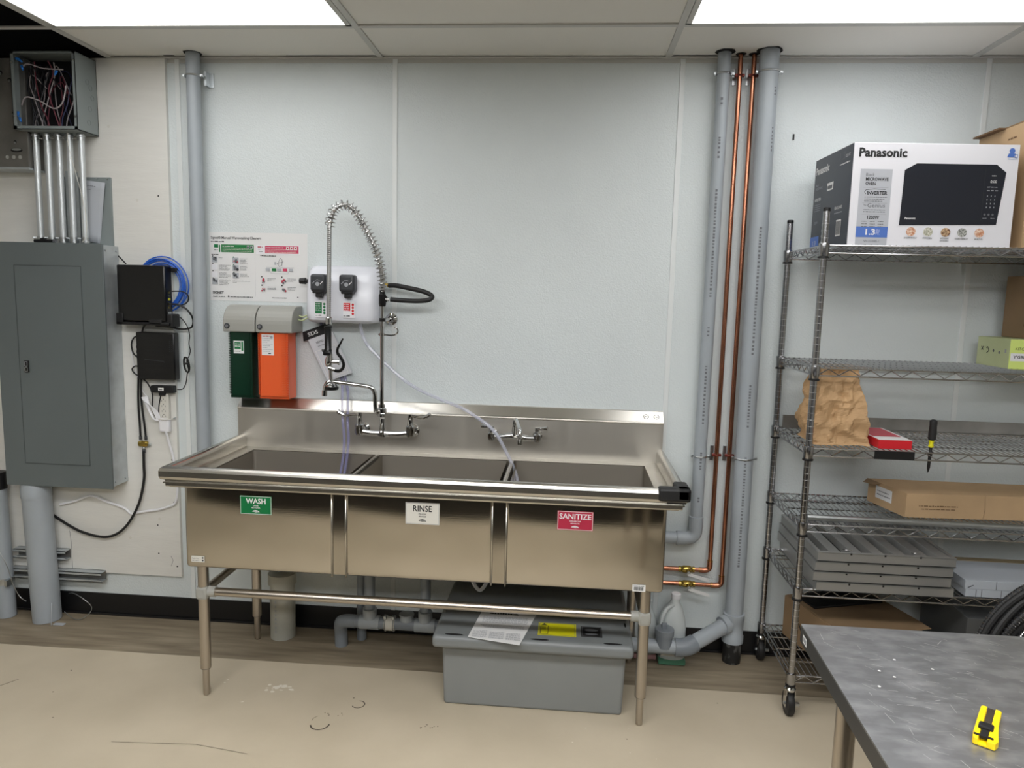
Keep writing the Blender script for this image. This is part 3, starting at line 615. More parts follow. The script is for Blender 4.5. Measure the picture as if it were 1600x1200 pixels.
# SDS holder
t=thing('document_holder',(-.76,-.012,1.2),'clear document packet with black header hanging crooked below the white dispenser','document holder')
b=MB().add([(-.842,-.0245,1.408),(-.838,-.0245,1.366),(-.722,-.0245,1.410),(-.732,-.0245,1.450),(-.842,-.0205,1.408),(-.838,-.0205,1.366),(-.722,-.0205,1.410),(-.732,-.0205,1.450)],[[0,1,2,3],[7,6,5,4],[0,4,5,1],[1,5,6,2],[2,6,7,3],[3,7,4,0]],'black')
hp=PL((-.838,-.025,1.366),(.116,0,.044),(-.044,0,.116)); b.text(hp,'SDS',.030,.012,.017,'paper',w=.050,bold=.012)
b.build('header',t)
a=Vector((-.815,-.022,1.374)); dx=Vector((.112,0,.042)); dz=Vector((.092,0,-.185))
b=MB().add([a,a+dx,a+dx+dz,a+dz,a+Vector((0,-.008,0)),a+dx+Vector((0,-.008,0)),a+dx+dz+Vector((0,-.014,0)),a+dz+Vector((0,-.014,0))],[[0,1,2,3],[4,5,6,7],[0,1,5,4],[1,2,6,5],[2,3,7,6],[3,0,4,7]],'packet')
hp=PL(a+Vector((0,-.0085,0)),dx,-dz); b.text(hp,'NSPAD',.03,-.03,.010,'ink',w=.035,off=.003); b.scribble(hp,.03,.07,-.045,.006,'ink3',3,off=.004); b.frame2(hp,.01,-.195,.108,-.06,.003,'paper',.006)
b.build('packet',t)

# ================================================================== SINK
t=thing('compartment_sink',(-.17,-.36,0),'long stainless steel three-compartment sink with rolled rim and tall backsplash','sink')
SINK=t
bx=[(-1.070,-.492),(-.449,.108),(.150,.732)]
YB0,YB1,ZB,ZD=-.660,-.085,.535,.876
for i,(a,c) in enumerate(bx):
    bm=bmesh.new(); bmesh.ops.create_cube(bm,size=1)
    for v in bm.verts: v.co=((a+c)/2+v.co.x*(c-a),(YB0+YB1)/2+v.co.y*(YB1-YB0),(ZB+ZD)/2+v.co.z*(ZD-ZB))
    ed=[e for e in bm.edges if not all(v.co.z>ZD-.01 for v in e.verts)]
    bmesh.ops.bevel(bm,geom=ed,offset=.016,segments=4,affect='EDGES',profile=.5)
    top=[f for f in bm.faces if all(v.co.z>ZD-.001 for v in f.verts)]; bmesh.ops.delete(bm,geom=top,context='FACES')
    bm.verts.index_update(); b=MB(); b.add([v.co.copy() for v in bm.verts],[[v.index for v in f.verts] for f in bm.faces],'steel',True)
    # inner skin: same shell shrunk
    cx,cy=(a+c)/2,(YB0+YB1)/2; ia,ic=((-1.042,-.478),(-.463,.122),(.137,.704))[i]; kx=(ic-ia)/(c-a); ky=(YB1-YB0-.06)/(YB1-YB0)
    b.add([Vector(((ia+ic)/2+(v.co.x-cx)*kx,cy+(v.co.y-cy)*ky,ZB+.006+(v.co.z-ZB)*(ZD-ZB-.006)/(ZD-ZB))) for v in bm.verts],[[v.index for v in f.verts][::-1] for f in bm.faces],'steel_in',True); bm.free()
    b.lathe([(.045,0),(.045,.004),(.02,.002)],(cx,cy+.06,ZB+.006),(0,0,1),'chrome',20)
    b.build('basin',t)
for x0,x1 in ((-.497,-.444),(.103,.155)):
    b=MB().box(x0-.004,x1+.004,-.656,-.640,ZB+.004,ZD,'steel')
    for x in (x0,x1): b.cyl((x,-.660,ZB-.004),(x,-.660,ZD),.0035,'steel_top',8)
    b.build('gap_cover',t)
# deck around the basins
b=MB(); Z0,Z1=ZD-.002,ZD+.002
b.box(-1.125,.785,-.700,-.632,Z0,Z1,'steel_top').box(-1.125,.785,-.113,-.050,Z0,Z1,'steel_top').box(-1.125,-1.042,-.632,-.113,Z0,Z1,'steel_top').box(.704,.785,-.632,-.113,Z0,Z1,'steel_top')
for xa,xb in ((-.478,-.463),(.122,.137)): b.box(xa,xb,-.632,-.113,Z0,Z1,'steel_top')
b.build('deck',t)
for xa in (-.4705,.129): MB().box(xa-.004,xa+.004,-.632,-.113,Z1,Z1+.004,'steel_top',.0015).build('divider',t)
# rolled rim: profile swept along left side, front, right side. (outward offset, z)
rp_=[(.0,ZD),(-.004,ZD+.012),(-.004,.918),(.000,.930),(.008,.936),(.020,.937),(.030,.931),(.034,.920),(.034,.900),(.030,.889),(.018,.884),(.018,ZD-.016),(.012,ZD-.018),(.012,ZD)]
base=[(-1.104,-.052),(-1.104,-.674),(.762,-.674),(.762,-.052)]; nr=[(-1,0),(-1,-1),(1,-1),(1,0)]
b=MB(); vs=[(x+o_*nx,y+o_*ny,z) for (x,y),(nx,ny) in zip(base,nr) for o_,z in rp_]; k=len(rp_); fs=[]
for i in range(3):
    for j in range(k): fs.append([i*k+j,i*k+(j+1)%k,(i+1)*k+(j+1)%k,(i+1)*k+j])
fs+=[list(range(k)),list(range(3*k,4*k))]
o=b.add(vs,fs,'steel_top',False).build('rim',t); md=o.modifiers.new('b','BEVEL'); md.width=.004; md.segments=3; md.limit_method='ANGLE'; md.angle_limit=.5
MB().box(-1.106,.768,-.690,-.655,ZD-.020,ZD-.003,'steel',.004).build('lower_lip',t)
b=MB().box(.690,.803,-.716,-.668,.893,.942,'rubber',.010,seg=3).box(.752,.803,-.716,-.60,.895,.942,'rubber',.010,seg=3).box(.72,.79,-.705,-.67,.884,.897,'rubber',.004)
b.build('corner_bumper',t)
prof=[(-.007,ZD-.05),(-.052,ZD-.05),(-.052,1.050),(-.056,1.056),(-.054,1.060),(-.018,1.102),(-.007,1.104)]
b=MB().extrude([(-1.140,y,z) for y,z in prof],(1.925,0,0),'steel_splash'); b.box(-1.139,.784,-.0535,-.050,1.0615,1.0635,'steel_top')
o=b.build('backsplash',t)
# bright slanted cap plate
cpn=PL((-1.139,-.0548,1.0600),(1,0,0),(0,.036,.042)); 
b=MB().quad(cpn,0,0,1.923,.055,'steel_top',.0008)
for x,tx in ((1.848,'CSA'),(1.893,'NSF')):
    for i in range(14):
        a0=2*pi*i/14; a1=2*pi*(i+1)/14; b.line(cpn,[(x+.011*cos(a0),.028+.011*sin(a0)),(x+.011*cos(a1),.028+.011*sin(a1))],.0022,'ink',.0016)
    b.text(cpn,tx,x,.025,.006,'ink',align='C',bold=.02,off=.0016)
b.build('backsplash_cap',t)
# legs
for x in (-1.021,.672):
    for y in (-.622,-.155):
        b=MB().cyl((x,y,.115),(x,y,ZB+.002),.0205,'steel_leg',20).cyl((x,y,.112),(x,y,.115),.0195,'steel_dark',20)
        b.lathe([(.020,0),(.0205,.003),(.0205,.045),(.0215,.046),(.0215,.0),(.020,0)],(x,y,.405),(0,0,1),'greydisp',20); lg=b.build('leg',t)
        MB().lathe([(.008,0),(.0125,.004),(.0135,.02),(.0135,.115)],(x,y,0),(0,0,1),'steel_leg',16).build('foot',lg)
MB().cyl((-1.0,-.622,.428),(.652,-.622,.428),.0165,'steel_leg',18).build('crossbar',t)
for x in (-1.021,.672): MB().cyl((x,-.60,.428),(x,-.175,.428),.0165,'steel_leg',18).build('crossbar',t)
for x,s in ((-1.021,1),(.672,-1)): MB().cyl((x+s*.018,-.622,.428),(x+s*.05,-.622,.428),.0200,'greydisp',18).box(x-.024,x+.024,-.646,-.60,.398,.452,'greydisp',.012).build('joint_collar',t)
# signs on the front
def sign(x0,z0,x1,z1,bg,fg,title,l2,l3,tw,name,tilt=0):
    pl=PL((x0,-.6612,z0),(1,0,tilt),(-tilt,0,1)); w=x1-x0; h=z1-z0; b=MB()
    b.quad(pl,0,0,w,h,bg,.0006); b.frame2(pl,.0015,.0015,w-.0015,h-.0015,.0014,fg if fg!='ink' else 'ink3',.001)
    b.text(pl,title,w/2,h*.58,h*.29,fg,w=tw,bold=.018,align='C',off=.0012)
    b.text(pl,l2,w/2,h*.44,h*.07,fg,align='C',bold=.02,off=.0012).text(pl,l3,w/2,h*.33,h*.07,fg,align='C',bold=.02,off=.0012)
    b.poly(pl,[(w*.38,h*.16),(w*.43,h*.22),(w*.50,h*.24),(w*.56,h*.22),(w*.62,h*.14),(w*.5,h*.12)],fg,.0011); b.text(pl,'diverlab',w/2,h*.14,h*.055,bg,align='C',off=.0015)
    b.build(name,SINK)
sign(-.848,.758,-.726,.829,'green2','paper','WASH','LAVAR','NETTOYER',.076,'wash_sign')
sign(-.218,.752,-.092,.834,'offwhite','ink','RINSE','ENJUAGAR','RINCEZ',.070,'rinse_sign')
sign(.340,.758,.469,.829,'crimson','paper','SANITIZE','DESINFECTAR','DÉSINFECTER',.115,'sanitize_sign')
pl=FRONT(-1.045,-.6608,.560); b=MB().quad(pl,0,0,.052,.024,'offwhite',.0006); b.text(pl,'Gusto-Tec',.003,.012,.005,'ink',w=.026,off=.001).scribble(pl,.003,.032,.005,.003,'ink2',4)
b.disc(pl,.045,.017,.0035,'ink',.001,10).disc(pl,.045,.007,.0035,'ink',.001,10).build('maker_label',t)
pl=FRONT(.620,-.6608,.540); b=MB().quad(pl,0,0,.047,.026,'paper',.0006); rnd=random.Random(4); x=.006
while x<.040: w=rnd.uniform(.0006,.002); b.quad(pl,x,.004,x+w,.018,'ink',.001); x+=w+rnd.uniform(.0006,.0014)
b.scribble(pl,.004,.042,.020,.003,'ink2',2).build('barcode_sticker',t)

# ================================================================== PRE-RINSE FAUCET
t=thing('pre_rinse_faucet',(-.44,-.06,.96),'tall chrome pre-rinse faucet with spring hose and black spray handle','faucet')
YF1=-.125
b=MB()
b.tube(spline([(-.545,YF1,.985),(-.50,YF1,.978),(-.44,YF1,.978),(-.37,YF1,.978),(-.325,YF1,.985)],6),.0125,'chrome',14)
for x in (-.550,-.322):
    b.lathe([(.028,0),(.027,.006),(.018,.012),(.016,.05),(.018,.07)],(x,-.053,.985),(0,-1,0),'chrome',20)
    b.lathe([(.016,0),(.020,.01),(.020,.045),(.014,.05),(.012,.072),(.013,.09)],(x,YF1,.968),(0,0,1),'chrome',18)
    b.lathe([(.021,0),(.021,.006)],(x,YF1,.985),(0,-1,0),'chrome',6)
b.lathe([(.016,0),(.016,.02),(.012,.025),(.011,.08)],(-.448,YF1,.965),(0,0,1),'chrome',16)
b.build('body',t)
for x,s in ((-.550,-1),(-.322,1)):
    b=MB().cyl((x,YF1,1.055),(x,YF1,1.066),.012,'chrome',14)
    b.tube(spline([(x,YF1,1.060),(x+s*.025,YF1-.008,1.058),(x+s*.055,YF1-.016,1.055),(x+s*.075,YF1-.02,1.063),(x+s*.092,YF1-.022,1.073)],5),lambda u:.0062+.010*max(0,u-.5),'chrome',10)
    b.build('wrist_handle',t)
b=MB().lathe([(.017,0),(.017,.018),(.021,.02),(.021,.036),(.015,.04),(.015,.055)],(-.450,YF1,1.052),(0,0,1),'chrome',16).lathe([(.012,0),(.016,.01),(.016,.022),(.010,.028)],(-.450,YF1,1.075),(-.7,-.6,0),'chrome',12).box(-.468,-.432,YF1-.018,YF1+.018,1.06,1.072,'chrome',.004)
b.build('spout_valve',t)
b=MB().tube(spline([(-.472,YF1-.018,1.075),(-.474,YF1-.02,1.12),(-.475,YF1-.021,1.155),(-.484,YF1-.024,1.178),(-.505,YF1-.028,1.188),(-.56,YF1-.045,1.197),(-.64,YF1-.07,1.209),(-.662,YF1-.077,1.208),(-.674,YF1-.08,1.19),(-.678,YF1-.081,1.165)],6),.0098,'chrome',14).cyl((-.678,YF1-.081,1.172),(-.679,YF1-.081,1.148),.012,'chrome',14)
b.build('swing_spout',t)
MB().cyl((-.4495,YF1,1.10),(-.4485,YF1,1.545),.0092,'chrome',16).build('riser',t)
MB().lathe([(.013,0),(.016,.01),(.016,.05),(.012,.055),(.012,.07)],(-.448,YF1,1.535),(0,0,1),'blackgloss',16).cyl((-.448,YF1,1.566),(-.42,YF1+.004,1.566),.0085,'chrome',12).cyl((-.432,YF1,1.553),(-.432,YF1,1.58),.006,'chrome',8).build('tee_fitting',t)
path=spline([(-.448,YF1,1.60),(-.447,-.13,1.645),(-.457,-.14,1.722),(-.482,-.148,1.802),(-.532,-.155,1.895),(-.565,-.165,1.940),(-.598,-.172,1.957),(-.635,-.182,1.938),(-.650,-.190,1.90),(-.655,-.197,1.862)],14)
MB().tube(path+[Vector((-.656,-.198,1.80)),Vector((-.657,-.2,1.70)),Vector((-.659,-.2,1.60)),Vector((-.660,-.2,1.480))],.0092,'filter',12).build('hose',t)
hp_=path+[]; b=MB()
for i in range(0,60): pass
# braided rings on the straight hose
for i in range(46): b.ring((-.656-.004*i/46,-.199,1.855-i*.0082),(0,0,1),.0093,.0012,'chrome',12,4)
b.build('hose_braid',t)
# spring
cum=[0]
for a_,c_ in zip(path,path[1:]): cum.append(cum[-1]+(c_-a_).length)
turns=31; pts=[]; NN=turns*14; x=None; j=0
for i in range(NN+1):
    d=cum[-1]*i/NN
    while j<len(cum)-2 and cum[j+1]<d: j+=1
    f_=(d-cum[j])/(cum[j+1]-cum[j]); c_=path[j].lerp(path[j+1],f_); tg=(path[j+1]-path[j]).normalized()
    if x is None: x,_=frame(tg)
    x=(x-tg*x.dot(tg)).normalized(); y=tg.cross(x); a_=2*pi*turns*i/NN
    R=.0215 if d>.06 else .0135+.008*d/.06; pts.append(c_+(x*cos(a_)+y*sin(a_))*R)
MB().tube(pts,.0023,'chrome',6).build('spring',t)
b=MB().lathe([(.010,0),(.014,.004),(.014,.03),(.011,.034)],(-.660,-.2,1.452),(0,0,1),'chrome',14).lathe([(.0165,0),(.0165,.006),(.0145,.01),(.0145,.098),(.0165,.10),(.0165,.108)],(-.664,-.2,1.340),(0,0,1),'blackgloss',18).cyl((-.675,-.2,1.346),(-.69,-.205,1.343),.006,'blackgloss',10).box(-.683,-.65,-.215,-.185,1.322,1.342,'blackgloss',.005)
b.build('spray_grip',t)
b=MB().lathe([(.012,0),(.016,.01),(.018,.03),(.013,.045),(.013,.055)],(-.662,-.2,1.275),(0.1,0,1),'chrome',16).cyl((-.655,-.2,1.295),(-.620,-.2,1.295),.010,'chrome',12).cyl((-.62,-.2,1.295),(-.612,-.2,1.295),.013,'chrome',12).cyl((-.655,-.2,1.285),(-.650,-.2,1.20),.0085,'chrome',14).cyl((-.66,-.205,1.27),(-.632,-.205,1.262),.009,'chrome',12)
b.build('spray_valve',t)
MB().tube(spline([(-.632,-.205,1.258),(-.612,-.21,1.258),(-.597,-.212,1.27),(-.592,-.215,1.29),(-.602,-.217,1.315),(-.616,-.22,1.335),(-.615,-.222,1.355),(-.603,-.225,1.375),(-.590,-.228,1.398)],6),lambda u:.0068*(1-.55*max(0,u-.6)/.4),'blackgloss',10).build('squeeze_lever',t)
MB().lathe([(.010,0),(.020,-.008),(.028,-.016),(.028,-.018)],(-.650,-.2,1.206),(0,0,1),'chrome',20).lathe([(.030,0),(.031,-.006),(.028,-.014)],(-.650,-.2,1.189),(0,0,1),'blackgloss',22).build('spray_head',t)
b=MB().cyl((-.4485,YF1,1.485),(-.4485,YF1,1.47),.0135,'blackgloss',14).cyl((-.445,YF1,1.478),(-.435,-.03,1.478),.0075,'chrome',12).lathe([(.027,0),(.026,.008),(.016,.014),(.014,.03)],(-.435,-.0105,1.478),(0,-1,0),'chrome',20)
b.build('wall_bracket',t)
b=MB().cyl((-.4488,YF1,1.42),(-.4488,YF1,1.408),.0125,'chrome',14).tube(spline([(-.465,YF1,1.414),(-.44,YF1-.005,1.414),(-.405,YF1-.015,1.412),(-.383,YF1-.02,1.418),(-.374,YF1-.022,1.432),(-.380,YF1-.022,1.445),(-.390,YF1-.022,1.447)],5),.0035,'chrome',8)
b.build('hook',t)

# second faucet
t=thing('deck_faucet',(.135,-.06,.97),'short chrome two-handle faucet with gooseneck spout over right basins','faucet')
b=MB().tube(spline([(.037,YF1,.985),(.08,YF1,.985),(.135,YF1,.992),(.19,YF1,.983),(.236,YF1,.983)],6),lambda u:.0095+.004*(1-abs(u-.5)*2),'chrome',14)
for x in (.037,.236): b.lathe([(.022,0),(.021,.006),(.014,.010),(.013,.05),(.016,.07)],(x,-.053,.985),(0,-1,0),'chrome',18).lathe([(.013,0),(.017,.01),(.017,.03),(.011,.036),(.010,.05)],(x,YF1,.968),(0,0,1),'chrome',16)
b.lathe([(.016,0),(.012,.02),(.010,.04)],(.137,YF1,.99),(0,0,1),'chrome',14).build('body',t)
for x,s in ((.037,-1),(.236,1)): MB().cyl((x,YF1,1.015),(x,YF1,1.03),.011,'chrome',12).tube([(x,YF1,1.024),(x+s*.02,YF1-.01,1.028),(x+s*.045,YF1-.018,1.032)],lambda u:.0055+.003*u,'chrome',10).build('lever_handle',t)
MB().tube(spline([(.137,YF1,1.02),(.137,YF1,1.05),(.140,YF1-.01,1.062),(.150,YF1-.05,1.066),(.162,YF1-.12,1.058),(.170,YF1-.155,1.045),(.173,YF1-.165,1.02),(.173,YF1-.165,1.0)],6),.0085,'chrome',12).cyl((.173,YF1-.165,1.005),(.173,YF1-.165,.988),.011,'chrome',12).build('spout',t)
# clear tubing
cable('clear_tube',[(-.562,-.07,1.46),(-.556,-.07,1.42),(-.535,-.07,1.37),(-.50,-.07,1.33),(-.44,-.072,1.275),(-.36,-.075,1.21),(-.28,-.08,1.165),(-.19,-.085,1.13),(-.10,-.10,1.10),(-.03,-.14,1.07),(.03,-.16,1.035),(.07,-.16,.99),(.11,-.165,.92),(.145,-.17,.85),(.165,-.19,.79)],.0075,'clear','clear plastic tube sweeping from white dispenser down into the right basins','tube')
cable('clear_tube',[(-.765,-.013,1.47),(-.74,-.013,1.38),(-.70,-.013,1.28),(-.668,-.013,1.21),(-.655,-.035,1.16),(-.643,-.08,1.10),(-.627,-.12,1.03),(-.618,-.13,.96),(-.618,-.14,.88),(-.628,-.15,.80),(-.635,-.16,.72)],.0062,'clearblue','bluish clear tube hanging into the left basin, left of two','tube','clear tubes into the left basin')
cable('clear_tube',[(-.745,-.013,1.47),(-.715,-.013,1.38),(-.675,-.013,1.27),(-.648,-.013,1.20),(-.630,-.035,1.14),(-.616,-.08,1.08),(-.605,-.12,1.02),(-.598,-.13,.95),(-.602,-.14,.87),(-.612,-.15,.79),(-.618,-.16,.72)],.0062,'clearblue','bluish clear tube hanging into the left basin, right of two','tube','clear tubes into the left basin')

# ================================================================== UNDER THE SINK
t=thing('grease_trap',(.263,-.34,0),'grey plastic grease trap tub with wide lid on the floor under the sink','grease trap')
def frus(b,x0,x1,y0,y1,z0,z1,inset,m):
    b.add([(x0+inset,y0+inset,z0),(x1-inset,y0+inset,z0),(x1-inset,y1-inset,z0),(x0+inset,y1-inset,z0),(x0,y0,z1),(x1,y0,z1),(x1,y1,z1),(x0,y1,z1)],[[0,1,2,3],[4,5,6,7],[0,1,5,4],[1,2,6,5],[2,3,7,6],[3,0,4,7]],m); return b
o=frus(MB(),-.090,.618,-.582,-.115,0,.262,.008,'tub').build('tub_body',t); md=o.modifiers.new('b','BEVEL'); md.width=.012; md.segments=3
b=MB()
b.box(-.122,.642,-.632,-.085,.256,.308,'tublid',.018,seg=4)
lp=PL((0,0,.308),(1,0,0),(0,1,0))
b.build('lid',t)
b=MB()
for a,c in ((-.073,-.005),(.252,.322),(.527,.600)): b.disc(lp,(a+c)/2,-.612,.036,'hole',.0008,16,.007)
for c in (.62,): b.disc(lp,c,-.45,.004,'hole',.0008,12,.02)
b.build('lid_slot',t)
MB().quad(lp,.279,-.575,.426,-.468,'yellow',.0008).frame2(lp,.283,-.571,.422,-.472,.0018,'ink2',.0012).poly(lp,[(.289,-.49),(.313,-.49),(.301,-.474)],'ink',.0014).frame2(lp,.287,-.565,.318,-.495,.002,'ink',.0014).scribble(lp,.29,.315,-.51,.006,'ink',1).scribble(lp,.29,.315,-.525,.006,'ink',2).build('warning_label',t)
MB().quad(lp,.445,-.568,.526,-.480,'black',.0008).frame2(lp,.449,-.564,.522,-.484,.0016,'ink2',.0012).disc(lp,.485,-.512,.026,'ink2',.0014,16,.010).disc(lp,.485,-.545,.024,'ink2',.0014,16,.008).build('info_label',t)
b=MB(); pts=[(.042,-.401),(.266,-.401),(.215,-.668),(.016,-.628)]
o_=Vector((.016,-.628,.3095)); pp=PL((.016,-.628,.3096),(.199,-.040,0),(.040,.199,0))
b.extrude([(x,y,.309) for x,y in pts],(0,0,.0008),'paper')
pq=PL((0,0,.3099),(1,0,0),(0,1,0))
for i in range(7): b.scribble(pq,.055,.235,-.445-.009*i,.005,'ink3',i,.0006)
b.text(pq,'endura',.075,-.422,.016,'ink',w=.12,bold=.04,off=.0006)
for i in range(5): b.scribble(pq,.05+.005*i,.225,-.52+.002*i-.011*i*0-.008*i,.003,'ink2',20+i,.0006)
for c in range(3):
    for i in range(7): b.scribble(pq,.03+.065*c,.085+.065*c,-.575-.008*i-.006*c,.004,'ink3',40+i+c*9,.0006)
tag(b.build('instruction_sheet'),'printed instruction sheet lying on the grease trap lid','paper sheet')

DR=thing('drain_piping',(-.35,-.2,.07),'grey plastic drain piping under the left basins leading into the grease trap','pipe')
t=DR; yd=-.20; zd=.135
b=MB().cyl((-.565,yd,zd),(-.10,yd,zd),.027,'pvc2',22); b.build('horizontal_pipe',t)
for x in (-.482,-.232):
    MB().cyl((x,yd,zd+.02),(x,yd,ZB-.003),.0235,'pvc2',20).build('riser_pipe',t)
    MB().lathe([(.031,0),(.031,.045),(.026,.047)],(x,yd,zd+.02),(0,0,1),'pvc',20).cyl((x-.045,yd,zd),(x+.045,yd,zd),.031,'pvc',20).build('tee_fitting',t)
    MB().lathe([(.031,0),(.031,-.03),(.036,-.05),(.036,-.055)],(x,yd,ZB-.001),(0,0,1),'pvc2',20).build('tailpiece',t)
MB().tube(spline([(-.545,yd,zd),(-.585,yd,zd),(-.612,yd+.004,zd-.008),(-.622,yd+.02,zd-.035),(-.625,yd+.035,zd-.07),(-.625,yd+.04,.0)],5),.029,'pvc2',18).build('elbow',t)
b=MB().cyl((-.412,yd,zd),(-.366,yd,zd),.0315,'offwhite',22)
for x in (-.408,-.371): b.ring((x,yd,zd),(1,0,0),.033,.0028,'zinc',20,6).box(x-.006,x+.006,yd-.03,yd-.008,zd+.028,zd+.045,'zinc',.003)
b.build('clamped_coupling',t)
MB().lathe([(.030,0),(.030,.02),(.033,.021),(.033,.03)],(-.315,yd-.0,zd+.02),(0,0,1),'pvc',20).build('cleanout_cap',t)
MB().tube(spline([(-.548,-.10,.004),(-.548,-.10,.20),(-.548,-.10,.30),(-.540,-.10,.345),(-.51,-.10,.355),(-.40,-.095,.35),(.2,-.07,.345),(.60,-.05,.35)],6),.0215,'pvc2',16).build('branch_pipe',t)
cable('drain_tubing',[(-.02,-.30,ZB-.002),(-.02,-.30,.46),(-.01,-.31,.40),(.02,-.32,.365),(.045,-.32,.39),(.06,-.32,.44),(.07,-.31,ZB-.002)],.008,'packet','pale flexible tube hooked below the middle basin','tube')

# ================================================================== RIGHT WALL PIPES
def printed(b,x,y,r,z0,z1,seed):
    rnd=random.Random(seed); z=z0; pl=PL((x-.004,y-r,0),(0,0,1),(-1,0,0))
    while z<z1:
        if rnd.random()<.06: z+=.12; continue
        h=rnd.uniform(.004,.010); b.quad(pl,z,-.0045,z+h,.0045,'ink2',.0012); z+=h+rnd.uniform(.004,.010)
    return b
t=thing('drain_vent_pipe',(.947,-.07,.54),'thinner grey plastic pipe with elbow just right of the sink','pipe')
b=MB().cyl((.947,-.056,.60),(.954,-.056,H+.01),.0265,'pvc',24); printed(b,.951,-.056,.0268,.72,2.45,3); b.build('pipe',t)
MB().lathe([(.031,0),(.031,.05),(.0275,.052)],(.947,-.056,.598),(0,0,1),'pvc',22).tube(spline([(.947,-.056,.60),(.945,-.056,.572),(.928,-.056,.552),(.90,-.056,.546)],6),.0295,'pvc',20).cyl((.905,-.056,.546),(.865,-.056,.546),.031,'pvc',22).build('elbow',t)
MB().cyl((.87,-.056,.546),(.45,-.056,.546),.0265,'pvc',22).build('horizontal_pipe',t)
clamp_part(t,.954,-.056,2.517,.0265); clamp_part(t,.948,-.056,.920,.0265)
t=thing('soil_pipe',(1.127,-.085,0),'thickest grey plastic pipe beside the copper pipes, from ceiling to floor','pipe')
b=MB().cyl((1.130,-.085,.20),(1.126,-.085,H+.01),.0385,'pvc',28); printed(b,1.130,-.085,.0388,.45,1.9,8); printed(b,1.15,-.078,.0388,2.2,2.45,2); b.build('pipe',t)
MB().lathe([(.046,0),(.046,.03),(.043,.035),(.043,.10),(.046,.105),(.046,.13),(.04,.132)],(1.130,-.085,.095),(0,0,1),'pvc',26).build('tee_fitting',t)
MB().cyl((1.130,-.085,0),(1.130,-.085,.10),.039,'char',24).build('floor_stub',t)
MB().lathe([(.041,0),(.041,.025),(.035,.028)],(1.075,-.115,.175),(.85,.45,.20),'pvc',24).cyl((1.130,-.085,.19),(.925,-.195,.115),.0335,'pvc',24).build('branch_pipe',t)
MB().tube(spline([(.945,-.185,.122),(.915,-.20,.112),(.885,-.205,.108),(.86,-.205,.108)],6),.0385,'pvc2',22).cyl((.87,-.205,.108),(.63,-.205,.108),.031,'pvc',22).ring((.868,-.205,.108),(1,0,0),.033,.003,'black',20,6).build('elbow',t)
MB().lathe([(.035,0),(.035,.05),(.041,.052),(.041,.078),(.038,.081)],(.812,-.208,.112),(0,0,1),'pvc2',22).box(.800,.824,-.217,-.193,.19,.212,'pvc2',.003).build('cleanout',t)
clamp_part(t,1.126,-.085,2.516,.0385); clamp_part(t,1.128,-.085,.925,.0385)
for i,(x,zt,xe) in enumerate(((1.021,.398,.60),(1.076,.330,.60))):
    lab=('left copper pipe with upper brass valve, between the grey pipes','right copper pipe with lower brass valve, between the grey pipes')[i]
    t=thing('copper_pipe',(x,-.042,zt),lab,'pipe','copper pipes on the wall')
    MB().cyl((x,-.042,zt+.02),(x,-.042,H+.01),.0098,'copper',16).build('pipe',t)
    MB().tube(spline([(x,-.042,zt+.045),(x,-.042,zt+.018),(x-.006,-.042,zt+.005),(x-.02,-.042,zt),(x-.045,-.042,zt)],6),.0122,'copper',14).ring((x,-.042,zt+.045),(0,0,1),.0115,.0016,'brass',14,5).ring((x-.045,-.042,zt),(1,0,0),.0115,.0016,'brass',14,5).build('elbow',t)
    MB().cyl((x-.04,-.042,zt),(xe,-.042,zt),.0098,'copper',14).build('horizontal_pipe',t)
    vx_=.920 if i==0 else .925
    vb=MB().lathe([(.013,-.035),(.013,-.026),(.011,-.024),(.016,-.014),(.016,.014),(.011,.024),(.013,.026),(.013,.035)],(vx_,-.042,zt),(1,0,0),'brass',14).cyl((vx_+.004,-.042,zt),(vx_+.004,-.075,zt-.006),.008,'brass',10).build('ball_valve',t)
    MB().cyl((vx_+.004,-.075,zt-.006),(vx_+.004,-.082,zt-.008),.010,'zinc',6).add([(vx_+.0,-.079,zt-.015),(vx_+.095,-.079,zt-.040),(vx_+.093,-.079,zt-.026),(vx_+.004,-.079,zt-.002),(vx_+.0,-.082,zt-.015),(vx_+.095,-.082,zt-.040),(vx_+.093,-.082,zt-.026),(vx_+.004,-.082,zt-.002)],[[0,1,2,3],[4,5,6,7],[0,1,5,4],[1,2,6,5],[2,3,7,6],[3,0,4,7]],'paper').build('valve_lever',vb)
    for z in (2.515,.925):
        b=MB().ring((x,-.042,z),(0,0,1),.013,.003,'coppdark',16,6).box(x-.02,x+.02,-.05,-.034,z-.006,z+.006,'coppdark',.002).box(x-.022,x-.008,-.012,-.006,z-.03,z+.035,'zinc').box(x+.008,x+.016,-.012,-.006,z-.03,z+.035,'zinc'); b.build('clamp',t)
b=MB().box(1.2605,1.2665,-.012,-.006,2.268,2.292,'black',.001); tag(b.build('wall_anchor'),'small black anchor sticking out of the wall left of the microwave box','wall anchor')

